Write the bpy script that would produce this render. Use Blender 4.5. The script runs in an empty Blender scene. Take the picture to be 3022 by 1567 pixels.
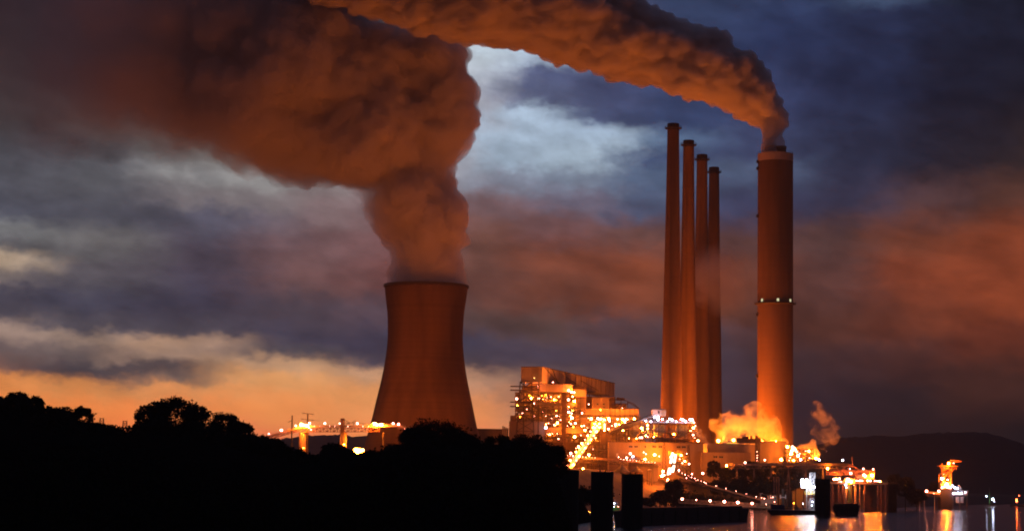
import bpy, math, random
from mathutils import Vector, Matrix, noise
import numpy as np
R = math.radians
sc = bpy.context.scene
COL = sc.collection

# ------------------------------------------------------------------ camera
F = 6000.0; PW, PH = 3022.0, 1567.0
CAMZ = 18.0
TILT = math.atan(0.1044); ROLL = R(0.85)
_f = Vector((0, math.cos(TILT), math.sin(TILT)))
_r0 = Vector((1, 0, 0)); _u0 = Vector((0, -math.sin(TILT), math.cos(TILT)))
_r = _r0*math.cos(ROLL) + _u0*math.sin(ROLL)
_u = -_r0*math.sin(ROLL) + _u0*math.cos(ROLL)
cd = bpy.data.cameras.new('camera'); cam = bpy.data.objects.new('camera', cd); COL.objects.link(cam)
cd.sensor_width = 36; cd.lens = 36*F/PW; cd.clip_start = 1; cd.clip_end = 60000
M3 = Matrix((_r, _u, -_f)).transposed()
cam.matrix_world = Matrix.Translation((0, 0, CAMZ)) @ M3.to_4x4()
sc.camera = cam

def ray(px, py): return (_f*F + _r*(px-PW/2) + _u*(PH/2-py)).normalized()
def P(px, py, Y):
    d = ray(px, py); return Vector((0, 0, CAMZ)) + d*(Y/d.y)
def mpp(Y): return Y/F
def on_water(px, py):
    d = ray(px, py); t = CAMZ/-d.z; return Vector((0, 0, CAMZ)) + d*t

# ------------------------------------------------------------------ render settings
sc.render.engine = 'CYCLES'
sc.view_settings.view_transform = 'Standard'; sc.view_settings.look = 'None'
sc.view_settings.exposure = 0; sc.view_settings.gamma = 1
cy = sc.cycles
cy.use_denoising = True
try: cy.denoiser = 'OPENIMAGEDENOISE'
except Exception: pass
cy.max_bounces = 10; cy.diffuse_bounces = 2; cy.glossy_bounces = 3; cy.transmission_bounces = 2
cy.volume_bounces = 8; cy.transparent_max_bounces = 16
cy.volume_step_rate = 1.0; cy.volume_max_steps = 256
cy.sample_clamp_indirect = 4; cy.sample_clamp_direct = 0
cy.use_light_tree = True
cy.pixel_filter_type = 'BLACKMAN_HARRIS'; cy.filter_width = 1.9
cy.caustics_reflective = False; cy.caustics_refractive = False
random.seed(5)
LAMP = 1.0       # overall lamp strength

# ------------------------------------------------------------------ sky
def lin(c):
    o = []
    for v in c:
        v /= 255.0
        o.append(v/12.92 if v <= .04045 else ((v+.055)/1.055)**2.4)
    return o
D = PW/2576.0
SKY = [
 (0,   [(0,(34,30,32)),(300,(58,54,56)),(430,(78,78,86)),(540,(74,75,86)),(590,(112,112,114)),(620,(90,88,92)),(660,(175,152,130)),(700,(120,108,105)),(745,(72,68,80)),(790,(78,72,82)),(820,(146,122,110)),(870,(100,84,84)),(920,(120,88,80)),(960,(215,140,85)),(1020,(232,140,75)),(1120,(235,115,65))]),
 (250, [(0,(36,31,33)),(330,(85,80,80)),(380,(70,66,70)),(430,(88,88,94)),(540,(80,80,90)),(600,(105,102,103)),(640,(95,92,95)),(680,(85,80,86)),(760,(64,62,76)),(815,(80,74,82)),(845,(145,122,110)),(880,(105,90,88)),(930,(70,62,68)),(970,(205,138,88)),(1030,(232,138,78)),(1120,(238,110,68))]),
 (520, [(0,(50,42,44)),(380,(120,115,112)),(440,(150,148,148)),(490,(120,112,115)),(540,(82,80,94)),(640,(74,66,78)),(760,(64,60,76)),(830,(76,70,80)),(860,(170,135,112)),(900,(155,125,108)),(935,(82,70,72)),(965,(120,95,85)),(990,(220,150,100)),(1040,(238,140,82)),(1120,(240,118,75))]),
 (800, [(0,(60,50,52)),(450,(130,120,120)),(520,(128,108,110)),(600,(112,84,86)),(700,(106,76,76)),(780,(76,66,76)),(850,(66,62,78)),(885,(80,74,82)),(920,(195,150,115)),(960,(225,165,115)),(1040,(242,155,95)),(1120,(240,125,90))]),
 (1050,[(0,(120,140,160)),(60,(185,198,208)),(300,(150,150,160)),(450,(150,150,160)),(520,(120,95,98)),(600,(115,78,78)),(700,(108,66,64)),(780,(84,66,74)),(860,(64,60,78)),(900,(76,68,80)),(935,(200,150,115)),(1000,(238,165,110)),(1100,(245,150,95))]),
 (1250,[(0,(80,90,120)),(110,(165,185,205)),(150,(150,165,185)),(185,(74,82,114)),(258,(84,92,122)),(290,(185,197,208)),(400,(180,192,202)),(450,(140,140,150)),(510,(112,88,92)),(600,(108,74,74)),(720,(100,66,66)),(800,(82,64,70)),(870,(60,57,74)),(920,(78,68,76)),(955,(190,140,110)),(1040,(240,155,100)),(1120,(235,140,95))]),
 (1450,[(0,(60,66,95)),(140,(90,100,130)),(220,(60,68,100)),(292,(78,86,116)),(325,(175,188,200)),(400,(188,200,208)),(450,(135,142,155)),(500,(100,95,112)),(560,(112,80,82)),(650,(116,66,56)),(750,(106,63,56)),(820,(82,66,72)),(900,(68,60,74)),(960,(110,85,82)),(1000,(150,105,88)),(1060,(205,135,98)),(1120,(225,130,90))]),
 (1600,[(0,(52,60,88)),(200,(58,66,98)),(300,(66,74,105)),(350,(108,118,140)),(390,(76,82,108)),(450,(98,104,124)),(510,(80,80,102)),(580,(100,72,78)),(680,(124,66,50)),(760,(118,64,50)),(830,(82,62,66)),(900,(70,60,70)),(980,(88,72,76)),(1030,(112,86,82)),(1120,(150,100,84))]),
 (1850,[(0,(48,56,86)),(100,(44,52,84)),(250,(55,60,92)),(370,(62,66,95)),(430,(82,88,112)),(520,(62,62,88)),(600,(88,62,68)),(700,(112,62,50)),(780,(98,59,52)),(860,(66,56,66)),(950,(58,50,62)),(1120,(60,50,58))]),
 (2100,[(0,(75,86,115)),(40,(44,50,80)),(200,(42,48,78)),(400,(50,52,76)),(500,(56,52,72)),(600,(80,58,64)),(720,(86,56,58)),(820,(88,56,52)),(920,(62,48,54)),(1020,(42,36,48)),(1120,(38,32,38))]),
 (2350,[(0,(36,40,62)),(200,(38,40,62)),(400,(50,42,54)),(500,(82,52,52)),(600,(110,60,48)),(700,(126,62,44)),(800,(110,56,42)),(900,(78,48,44)),(1000,(42,34,40)),(1120,(32,26,30))]),
 (2560,[(0,(24,25,36)),(200,(32,32,46)),(400,(66,46,46)),(500,(98,56,46)),(600,(126,62,42)),(750,(130,62,40)),(850,(112,56,38)),(950,(72,44,38)),(1120,(30,24,28))]),
]
world = bpy.data.worlds.new('World'); sc.world = world; world.use_nodes = True
nt = world.node_tree; nt.nodes.clear()
class NB:
    """tiny node-graph builder"""
    def __init__(s, nt): s.nt = nt
    def n(s, t, **kw):
        x = s.nt.nodes.new(t)
        for k, v in kw.items(): setattr(x, k, v)
        return x
    def set(s, sock, v):
        if isinstance(v, bpy.types.NodeSocket): s.nt.links.new(v, sock)
        elif v is not None: sock.default_value = v
    def m(s, op, a, b=None, c=None, clamp=False):
        x = s.n('ShaderNodeMath', operation=op, use_clamp=clamp)
        s.set(x.inputs[0], a)
        if b is not None: s.set(x.inputs[1], b)
        if c is not None: s.set(x.inputs[2], c)
        return x.outputs[0]
    def v(s, op, a, b=None):
        x = s.n('ShaderNodeVectorMath', operation=op); s.set(x.inputs[0], a)
        if b is not None: s.set(x.inputs[3 if op == 'SCALE' else 1], b)
        return x.outputs[0]
    def xyz(s, a, b, c):
        x = s.n('ShaderNodeCombineXYZ')
        for i, q in enumerate((a, b, c)): s.set(x.inputs[i], q)
        return x.outputs[0]
    def sep(s, v):
        x = s.n('ShaderNodeSeparateXYZ'); s.set(x.inputs[0], v); return x.outputs
    def noise(s, vec, scale, detail=4, rough=.55, col=False, dist=0.0):
        x = s.n('ShaderNodeTexNoise'); s.set(x.inputs['Vector'], vec)
        x.inputs['Scale'].default_value = scale; x.inputs['Detail'].default_value = detail
        x.inputs['Roughness'].default_value = rough; x.inputs['Distortion'].default_value = dist
        return x.outputs['Color'] if col else x.outputs[0]
    def ss(s, v, a, b, lo=0.0, hi=1.0):
        x = s.n('ShaderNodeMapRange', interpolation_type='SMOOTHSTEP'); s.set(x.inputs[0], v)
        for i, q in enumerate((a, b, lo, hi)): s.set(x.inputs[i+1], q)
        return x.outputs[0]
    def mix(s, f, a, b, blend='MIX'):
        x = s.n('ShaderNodeMix', data_type='RGBA', blend_type=blend)
        s.set(x.inputs[0], f); s.set(x.inputs[6], a); s.set(x.inputs[7], b); return x.outputs[2]
b = NB(nt)
tc = b.n('ShaderNodeTexCoord')
sx, sy, sz = b.sep(tc.outputs['Generated'])
az = b.m('MULTIPLY', b.m('ARCTAN2', sx, sy), 180/math.pi)
el = b.m('MULTIPLY', b.m('ARCSINE', sz), 180/math.pi)
# slanted, streaky cloud space; warp both coordinates by fractal noise
slant = b.m('ADD', el, b.m('MULTIPLY', az, 0.12))
cv = b.xyz(b.m('MULTIPLY', az, .65), b.m('MULTIPLY', slant, 1.15), 3.7)
w1 = b.v('SUBTRACT', b.noise(cv, .42, 6, .56, True), (.5, .5, .5))
w2 = b.v('SUBTRACT', b.noise(b.xyz(az, b.m('MULTIPLY', el, 1.5), 9.1), 1.5, 6, .62, True), (.5, .5, .5))
wx, wy, _ = b.sep(w1); vx, vy, _ = b.sep(w2)
azw = b.m('ADD', b.m('ADD', az, b.m('MULTIPLY', b.m('SUBTRACT', el, 7.0), -.22)), b.m('ADD', b.m('MULTIPLY', wx, 3.6), b.m('MULTIPLY', vx, 1.2)))
elw = b.m('ADD', el, b.m('ADD', b.m('MULTIPLY', wy, 1.1), b.m('MULTIPLY', vy, .7)))
ELO, EHI = -1.0, 29.0
pos = b.m('DIVIDE', b.m('SUBTRACT', elw, ELO), EHI-ELO, clamp=True)
prev = None; prev_az = None
for xd, rows in SKY:
    cr = b.n('ShaderNodeValToRGB'); cr.color_ramp.interpolation = 'EASE'
    b.set(cr.inputs[0], pos)
    st = []
    for yd, c in rows:
        d = ray(xd*D, yd*D); e = math.degrees(math.asin(d.z)); 
        if xd >= 1600 and yd < 540: c = (c[0]*.88, c[1]*.97, c[2])
        if xd >= 1250 and 570 < yd < 830: c = (c[0], c[1]*.96, c[2]*.84)
        if yd > 950 and xd <= 1250 and c[0] > 190: c = (c[0], c[1]*.95, c[2]*.86)
        if 1200 < xd < 1700 and 280 < yd < 480: c = (c[0]*.86, c[1]*.9, c[2]*.95)
        if xd >= 2100 and yd < 450: kq = .84 if xd < 2200 else .70; c = (c[0]*kq, c[1]*kq, c[2]*kq)
        if xd >= 2100 and yd > 800: c = (c[0]*.86, c[1]*.80, c[2]*.78)
        st.append(((e-ELO)/(EHI-ELO), lin(c)))
    st.append((0.0, [q*.35 for q in st[-1][1]]))
    st.append((.70, lin((70, 78, 106)))); st.append((1.0, lin((60, 66, 94))))
    st.sort(key=lambda t: t[0])
    els = cr.color_ramp.elements
    els[0].position = st[0][0]; els[0].color = (*st[0][1], 1)
    els[1].position = st[-1][0]; els[1].color = (*st[-1][1], 1)
    for p_, c_ in st[1:-1]:
        e_ = els.new(min(max(p_, 0), 1)); e_.color = (*c_, 1)
    d = ray(xd*D, 600); a_ = math.degrees(math.atan2(d.x, d.y))
    if prev is None: prev = cr.outputs[0]
    else: prev = b.mix(b.ss(azw, prev_az, a_), prev, cr.outputs[0])
    prev_az = a_
# fine cloud texture
tex = b.noise(b.xyz(b.m('MULTIPLY', az, .65), b.m('MULTIPLY', slant, 1.15), 21.0), 1.1, 7, .58)
tex2 = b.noise(b.xyz(b.m('MULTIPLY', az, .5), b.m('MULTIPLY', slant, 1.6), 4.0), .8, 4, .5)
fac = b.m('MULTIPLY', b.ss(tex, .28, .74, .80, 1.22), b.ss(tex2, .3, .7, .88, 1.14))
low = b.ss(el, 1.0, 4.6, .25, 1.0)     # the clear band above the horizon is smoother
fac = b.m('ADD', 1.0, b.m('MULTIPLY', b.m('SUBTRACT', fac, 1.0), low))
colr = b.v('SCALE', prev, fac)
# behind the camera the sky has already gone dark
colr = b.v('SCALE', colr, b.ss(sy, -.25, .75, .22, 1.0))
bg = b.n('ShaderNodeBackground'); b.set(bg.inputs[0], colr); bg.inputs[1].default_value = 1.16
wo = b.n('ShaderNodeOutputWorld'); nt.links.new(bg.outputs[0], wo.inputs[0])
world.cycles.sampling_method = 'MANUAL'; world.cycles.sample_map_resolution = 512

# ------------------------------------------------------------------ materials
MATS = {}
def mat(name, color, rough=.8, metal=0.0, var=.25, scale=.15, emis=None, bump=0.0, zstreak=False, bands=0.0, spec=.4):
    if name in MATS: return MATS[name]
    m = bpy.data.materials.new(name); m.use_nodes = True; t = m.node_tree; q = NB(t)
    bs = t.nodes['Principled BSDF']
    bs.inputs['Roughness'].default_value = rough; bs.inputs['Metallic'].default_value = metal
    bs.inputs['Specular IOR Level'].default_value = spec
    g = q.n('ShaderNodeNewGeometry')
    pos = g.outputs['Position']
    if zstreak: pos = q.v('MULTIPLY', pos, (1, 1, .12))
    nz = q.noise(pos, scale, 6, .6)
    f = q.ss(nz, .25, .75, 1-var, 1+var)
    if bands:
        z = q.sep(g.outputs['Position'])[2]
        bz = q.noise(q.xyz(0.0, 0.0, z), .35, 3, .6)
        f = q.m('MULTIPLY', f, q.ss(bz, .3, .7, 1-bands, 1+bands))
        line = q.m('FRACT', q.m('DIVIDE', z, 2.3))
        f = q.m('MULTIPLY', f, q.ss(line, .0, .12, 1-bands*.6, 1.0))
    c = q.v('SCALE', (color[0], color[1], color[2]), f)
    q.set(bs.inputs['Base Color'], c)
    if bump:
        bp = q.n('ShaderNodeBump'); bp.inputs['Strength'].default_value = bump; bp.inputs['Distance'].default_value = .3
        q.set(bp.inputs['Height'], q.noise(g.outputs['Position'], 1.3, 4)); t.links.new(bp.outputs[0], bs.inputs['Normal'])
    MATS[name] = m; return m
def emit(name, rgb, sampled=True):
    if name in MATS: return MATS[name]
    m = bpy.data.materials.new(name); m.use_nodes = True; t = m.node_tree; t.nodes.clear()
    e = t.nodes.new('ShaderNodeEmission'); o = t.nodes.new('ShaderNodeOutputMaterial')
    mx = max(rgb); e.inputs[0].default_value = (rgb[0]/mx, rgb[1]/mx, rgb[2]/mx, 1); e.inputs[1].default_value = mx
    t.links.new(e.outputs[0], o.inputs[0])
    m.cycles.emission_sampling = 'FRONT' if sampled else 'NONE'
    MATS[name] = m; return m
concrete = mat('weathered_concrete', (.20, .115, .058), .9, var=.32, scale=.07, zstreak=True, bands=.05)
towerc = mat('cooling_tower_concrete', (.14, .078, .038), .92, var=.34, scale=.07, zstreak=True, bands=.12)
palec = mat('pale_concrete', (.36, .265, .175), .85, var=.15, scale=.2, zstreak=True)
clad = mat('metal_cladding', (.28, .20, .135), .6, var=.22, scale=.25, zstreak=True)
cladd = mat('dark_cladding', (.15, .10, .07), .65, var=.25, scale=.2, zstreak=True)
steel = mat('structural_steel', (.07, .055, .045), .6, .2, var=.3, scale=.5)
steell = mat('galvanised_steel', (.34, .33, .32), .5, .3, var=.3, scale=.6)
pipem = mat('pipe_lagging', (.60, .56, .48), .45, .2, var=.3, scale=.5)
blackst = mat('black_hull_steel', (.015, .014, .014), .7, .1, var=.4, scale=.5)
cellm = mat('rusted_sheet_piling', (.022, .018, .015), .9, var=.4, scale=.6, zstreak=True)
cellg = mat('weathered_cell_concrete', (.07, .065, .055), .9, var=.3, scale=.4, zstreak=True)
earth = mat('bare_earth', (.16, .11, .07), .95, var=.4, scale=.06, bump=.4)
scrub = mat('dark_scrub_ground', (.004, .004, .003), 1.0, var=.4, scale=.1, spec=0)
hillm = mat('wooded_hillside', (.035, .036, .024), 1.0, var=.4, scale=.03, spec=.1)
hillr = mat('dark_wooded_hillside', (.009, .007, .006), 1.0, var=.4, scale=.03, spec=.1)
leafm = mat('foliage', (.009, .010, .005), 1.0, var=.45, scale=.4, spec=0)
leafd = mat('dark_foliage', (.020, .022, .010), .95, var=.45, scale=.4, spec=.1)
bark = mat('bark', (.03, .024, .018), .95, spec=.1)
glassd = mat('dark_glass', (.03, .03, .035), .15, var=.2, scale=.8)
roofm = mat('roof_sheeting', (.12, .10, .085), .8, var=.3, scale=.3)
bluem = mat('blue_painted_steel', (.07, .10, .22), .6, var=.2, scale=.8)
whitem = mat('white_painted_steel', (.75, .75, .73), .5, var=.08, scale=.8)
yellowm = mat('yellow_painted_steel', (.55, .42, .06), .5, var=.2, scale=.8)
greenm = mat('green_painted_steel', (.12, .45, .08), .5, var=.2, scale=.8)
WARM = emit('sodium_lamp', (1800*LAMP, 335*LAMP, 18*LAMP))
PINK = emit('small_sodium_lamp', (40*LAMP, 11.5*LAMP, 8*LAMP))
WARMD = emit('dim_sodium_lamp', (200*LAMP, 38*LAMP, 2*LAMP))
COOL = emit('mercury_lamp', (22*LAMP, 24*LAMP, 34*LAMP))
TINY = emit('tiny_lamp', (22, 9, 2.2), False)
BRITE = emit('bright_mercury_lamp', (480, 510, 640))
REDL = emit('red_lamp', (30, 3, 1), False)

# ------------------------------------------------------------------ mesh helpers
class MB:
    def __init__(s): s.v = []; s.f = []; s.mi = []
    def add(s, vs, fs, mi=0):
        o = len(s.v); s.v += [tuple(q) for q in vs]; s.f += [tuple(i+o for i in q) for q in fs]; s.mi += [mi]*len(fs); return s
    def hexa(s, c8, mi=0):   # bottom 4 ccw, top 4 ccw
        return s.add(c8, [(3,2,1,0),(4,5,6,7),(0,1,5,4),(1,2,6,5),(2,3,7,6),(3,0,4,7)], mi)
    def box(s, x0, x1, y0, y1, z0, z1, mi=0):
        return s.hexa([(x0,y0,z0),(x1,y0,z0),(x1,y1,z0),(x0,y1,z0),(x0,y0,z1),(x1,y0,z1),(x1,y1,z1),(x0,y1,z1)], mi)
    def beam(s, a, b_, w, h=None, mi=0):
        a, b_ = Vector(a), Vector(b_); h = h or w
        d = b_-a
        if d.length < 1e-4: return s
        d.normalize(); up = Vector((0,0,1)) if abs(d.z) < .95 else Vector((0,1,0))
        sd = d.cross(up).normalized()*w/2; u_ = sd.cross(d).normalized()*h/2
        c = [a-sd-u_, a+sd-u_, a+sd+u_, a-sd+u_, b_-sd-u_, b_+sd-u_, b_+sd+u_, b_-sd+u_]
        return s.add(c, [(0,1,2,3),(7,6,5,4),(4,5,1,0),(5,6,2,1),(6,7,3,2),(7,4,0,3)], mi)
    def tube(s, a, b_, r0, r1=None, n=8, mi=0, cap=True):
        a, b_ = Vector(a), Vector(b_); r1 = r0 if r1 is None else r1
        d = (b_-a).normalized(); up = Vector((0,0,1)) if abs(d.z) < .95 else Vector((0,1,0))
        e1 = d.cross(up).normalized(); e2 = d.cross(e1)
        vs = []
        for p_, r_ in ((a, r0), (b_, r1)):
            for k in range(n):
                t = 2*math.pi*k/n; vs.append(p_+e1*math.cos(t)*r_+e2*math.sin(t)*r_)
        fs = [(k, n+k, n+(k+1)%n, (k+1)%n) for k in range(n)]
        if cap: fs += [tuple(range(n)), tuple(range(2*n-1, n-1, -1))]
        return s.add(vs, fs, mi)
    def lathe(s, cx, cy_, prof, n=48, mi=0, capb=False, capt=False):
        vs = []; fs = []
        for r_, z_ in prof:
            for k in range(n):
                t = 2*math.pi*k/n; vs.append((cx+r_*math.cos(t), cy_+r_*math.sin(t), z_))
        for j in range(len(prof)-1):
            for k in range(n):
                k2 = (k+1) % n; fs.append((j*n+k, j*n+k2, (j+1)*n+k2, (j+1)*n+k))
        if capb: fs.append(tuple(range(n-1, -1, -1)))
        if capt: fs.append(tuple(range((len(prof)-1)*n, len(prof)*n)))
        return s.add(vs, fs, mi)
    def build(s, name, m, parent=None, smooth=False):
        me = bpy.data.meshes.new(name)
        off = Vector(parent.location) if parent and parent.parent is None else (Vector(parent.parent.location) if parent else None)
        vs = s.v
        if parent is not None: vs = [(x-off.x, y-off.y, z-off.z) for x, y, z in s.v]
        me.from_pydata(vs, [], s.f)
        for mm in (m if isinstance(m, (list, tuple)) else [m]): me.materials.append(mm)
        if any(s.mi): me.polygons.foreach_set('material_index', s.mi)
        if smooth: me.polygons.foreach_set('use_smooth', [True]*len(me.polygons))
        me.update()
        o = bpy.data.objects.new(name, me); COL.objects.link(o)
        if parent is not None: o.parent = parent
        return o
def tag(o, label=None, cat=None, group=None, kind=None):
    if label: o['label'] = label
    if cat: o['category'] = cat
    if group: o['group'] = group
    if kind: o['kind'] = kind
    return o
def thing(name, label, cat, loc, group=None):
    o = bpy.data.objects.new(name, None); COL.objects.link(o); o.location = loc; o.empty_display_size = .5
    return tag(o, label, cat, group)

# lamps: a small globe on a bracket, shared mesh
def _globe(name, m):
    mb = MB()
    t = (1+5**.5)/2; vs = [Vector(q).normalized() for q in ((-1,t,0),(1,t,0),(-1,-t,0),(1,-t,0),(0,-1,t),(0,1,t),(0,-1,-t),(0,1,-t),(t,0,-1),(t,0,1),(-t,0,-1),(-t,0,1))]
    fs = [(0,11,5),(0,5,1),(0,1,7),(0,7,10),(0,10,11),(1,5,9),(5,11,4),(11,10,2),(10,7,6),(7,1,8),(3,9,4),(3,4,2),(3,2,6),(3,6,8),(3,8,9),(4,9,5),(2,4,11),(6,2,10),(8,6,7),(9,8,1)]
    mb.add(vs, fs, 0)
    mb.tube((0,0,-3.2), (0,0,-.9), .10, .10, 5, 1)
    me = bpy.data.meshes.new(name); me.from_pydata(mb.v, [], mb.f); me.materials.append(m); me.materials.append(steel)
    me.polygons.foreach_set('material_index', mb.mi); return me
GL = {'p': _globe('small_floodlight', PINK), 'w': _globe('sodium_floodlight', WARM), 'd': _globe('dim_floodlight', WARMD), 'c': _globe('mercury_floodlight', COOL), 'C': _globe('bright_mercury_floodlight', BRITE), 't': _globe('small_lamp', TINY), 'r': _globe('red_lamp', REDL)}
def lamp(root, p, r=.75, k='w'):
    o = bpy.data.objects.new('floodlight', GL[k]); COL.objects.link(o); o.parent = root
    o.location = Vector(p)-Vector(root.location); r *= ((.45+.5*random.random()) if k == 'p' else (.62+.3*random.random())) if k not in 'cC' else .85; o.scale = (r, r, r); return o
def lamps(root, pts, Y, r=.75, k='w'):
    for q in pts: lamp(root, P(q[0], q[1], q[3] if len(q) > 3 else Y), (q[2] if len(q) > 2 and q[2] else r), k)

def pb(mb, px0, px1, pyt, pyb, Y, dep, mi=0, zb=None):
    """box whose front face spans the given picture rectangle at distance Y"""
    xm = (px0+px1)/2
    a = P(px0, (pyt+pyb)/2, Y); c = P(px1, (pyt+pyb)/2, Y); zt = P(xm, pyt, Y).z; z0 = P(xm, pyb, Y).z if zb is None else zb
    mb.box(a.x, c.x, Y, Y+dep, z0, zt, mi); return a.x, c.x, z0, zt

# ------------------------------------------------------------------ plume hulls
def hull(spheres, voxel, amps, seed=0, lump=None):
    mb = MB(); bm_v = []; bm_f = []
    import bmesh
    bm = bmesh.new()
    for c, r in spheres:
        bmesh.ops.create_icosphere(bm, subdivisions=3, radius=r, matrix=Matrix.Translation(c))
    me = bpy.data.meshes.new('tmp'); bm.to_mesh(me); bm.free()
    o = bpy.data.objects.new('tmp', me); COL.objects.link(o)
    md = o.modifiers.new('r', 'REMESH'); md.mode = 'VOXEL'; md.voxel_size = voxel
    sm = o.modifiers.new('s', 'SMOOTH'); sm.iterations = 6; sm.factor = .5
    dg = bpy.context.evaluated_depsgraph_get(); dg.update()
    ev = o.evaluated_get(dg); nm = bpy.data.meshes.new_from_object(ev)
    bpy.data.objects.remove(o); bpy.data.meshes.remove(me)
    n = len(nm.vertices)
    for sc_, amp, fn in amps:
        co = np.empty(n*3, 'f'); nm.vertices.foreach_get('co', co); co = co.reshape(-1, 3)
        nr = np.empty(n*3, 'f'); nm.vertex_normals.foreach_get('vector', nr); nr = nr.reshape(-1, 3)
        d = np.empty(n, 'f')
        for i in range(n):
            q = Vector(co[i])/sc_ + Vector((seed*7.3, seed*3.1, 0))
            if fn == 'b':      # billow: rounded lumps with creases
                dd = noise.voronoi(q)[0][0]; d[i] = (.55-dd)*1.6
            else: d[i] = noise.noise(q)
        co = co + nr*(d*amp)[:, None]
        nm.vertices.foreach_set('co', co.astype('f').ravel()); nm.update()
    nm.polygons.foreach_set('use_smooth', [True]*len(nm.polygons))
    return nm
def volume_mat(name, density, color=(.9, .88, .86), aniso=.1, fade=None, step=1.0, absorb=None):
    m = bpy.data.materials.new(name); m.use_nodes = True; t = m.node_tree; t.nodes.clear(); q = NB(t)
    o = q.n('ShaderNodeOutputMaterial'); v = q.n('ShaderNodeVolumePrincipled')
    v.inputs['Color'].default_value = (*color, 1); v.inputs['Anisotropy'].default_value = aniso
    if fade is None: v.inputs['Density'].default_value = density
    else:
        g = q.n('ShaderNodeNewGeometry'); q.set(v.inputs['Density'], q.m('MULTIPLY', fade(q, g.outputs['Position']), density))
    t.links.new(v.outputs[0], o.inputs['Volume'])
    m.cycles.homogeneous_volume = fade is None
    try: m.cycles.volume_step_rate = step
    except Exception: pass
    return m
def plume(name, label, spheres, voxel, amps, m, seed=0, base=None, cat='steam plume'):
    nm = hull(spheres, voxel, amps, seed); nm.name = name
    bse = Vector(base) if base is not None else spheres[0][0]
    nm.transform(Matrix.Translation(-bse)); nm.materials.clear(); nm.materials.append(m)
    o = bpy.data.objects.new(name, nm); COL.objects.link(o); o.location = bse
    return tag(o, label, cat)
def PS(lst, Y):
    out = []
    for q in lst:
        yy = Y+(q[3] if len(q) > 3 else 0); out.append((P(q[0], q[1], yy), q[2]*mpp(yy)))
    return out

# ------------------------------------------------------------------ river, ground, hills
def grid_mesh(name, xs, ys, hf, m, kind='structure'):
    nx, ny = len(xs), len(ys)
    vs = [(x, y, hf(x, y)) for y in ys for x in xs]
    fs = [(j*nx+i, j*nx+i+1, (j+1)*nx+i+1, (j+1)*nx+i) for j in range(ny-1) for i in range(nx-1)]
    me = bpy.data.meshes.new(name); me.from_pydata(vs, [], fs); me.materials.append(m)
    me.polygons.foreach_set('use_smooth', [True]*len(me.polygons))
    o = bpy.data.objects.new(name, me); COL.objects.link(o); o['kind'] = kind; return o
def nz(x, y, s, seed=0): return noise.fractal(Vector((x/s+seed, y/s, seed*1.7)), 1.0, 2.0, 4)
def sst(x, a, b_):
    t = min(max((x-a)/(b_-a), 0), 1); return t*t*(3-2*t)

wm = bpy.data.materials.new('river_water'); wm.use_nodes = True; q = NB(wm.node_tree)
bs = wm.node_tree.nodes['Principled BSDF']
bs.inputs['Base Color'].default_value = (.012, .011, .012, 1); bs.inputs['Roughness'].default_value = .06
bs.inputs['IOR'].default_value = 1.33
g = q.n('ShaderNodeNewGeometry')
h1 = q.noise(q.v('MULTIPLY', g.outputs['Position'], (.4, 1, 1)), .5, 5, .62)
h2 = q.noise(q.v('MULTIPLY', g.outputs['Position'], (.3, 1, 1)), .06, 3, .5)
hh = q.m('ADD', h1, q.m('MULTIPLY', h2, 3.6))
bp = q.n('ShaderNodeBump'); bp.inputs['Strength'].default_value = 1.0; bp.inputs['Distance'].default_value = .5
q.set(bp.inputs['Height'], hh); wm.node_tree.links.new(bp.outputs[0], bs.inputs['Normal'])
river = MB().add([(-3000,-400,0),(4000,-400,0),(4000,9000,0),(-3000,9000,0)], [(0,1,2,3)]).build('river', wm)
tag(river, kind='structure')

# shoreline of the far bank (picture positions on the water line)
SH = [on_water(*q) for q in ((1500, 1520), (1700, 1506), (1950, 1500), (2180, 1500), (2330, 1500), (2480, 1504), (2620, 1500), (2740, 1493), (2900, 1488), (3100, 1486), (3500, 1480))]
def shore_y(x):
    if x <= SH[0].x: return SH[0].y
    for a, c in zip(SH, SH[1:]):
        if x <= c.x: return a.y+(c.y-a.y)*(x-a.x)/(c.x-a.x)
    return SH[-1].y
def ground_h(x, y):
    s = shore_y(x); d = y-s
    if d < 0: return max(-6, d*.25)
    right = sst(x, 190, 330)
    top = 24*(1-right)+7*right
    h = top*sst(d, -5, 150*(1-right)+60*right) + nz(x, y, 60)*1.2*min(d/60, 1)
    return h + .3
def rng(a, b_, st): 
    n = max(1, int((b_-a)/st)); return [a+(b_-a)*i/n for i in range(n+1)]
groundm = earth.copy(); groundm.name = 'yard_earth_and_scrub'
_t = groundm.node_tree; _q = NB(_t); _bs = _t.nodes['Principled BSDF']; _old = _bs.inputs['Base Color'].links[0].from_socket
_g = _q.n('ShaderNodeNewGeometry'); _x, _y, _z = _q.sep(_g.outputs['Position'])
_fq = _q.ss(_q.m('ADD', _x, _q.m('MULTIPLY', _q.noise(_g.outputs['Position'], .05, 4), 24)), 128, 142)
_q.set(_bs.inputs['Base Color'], _q.mix(_fq, _old, (.018, .018, .010, 1)))
grid_mesh('ground', rng(-900, 1100, 12), rng(1000, 2300, 10)+[2600, 3200, 4500, 7000, 12000], ground_h, groundm)
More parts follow.
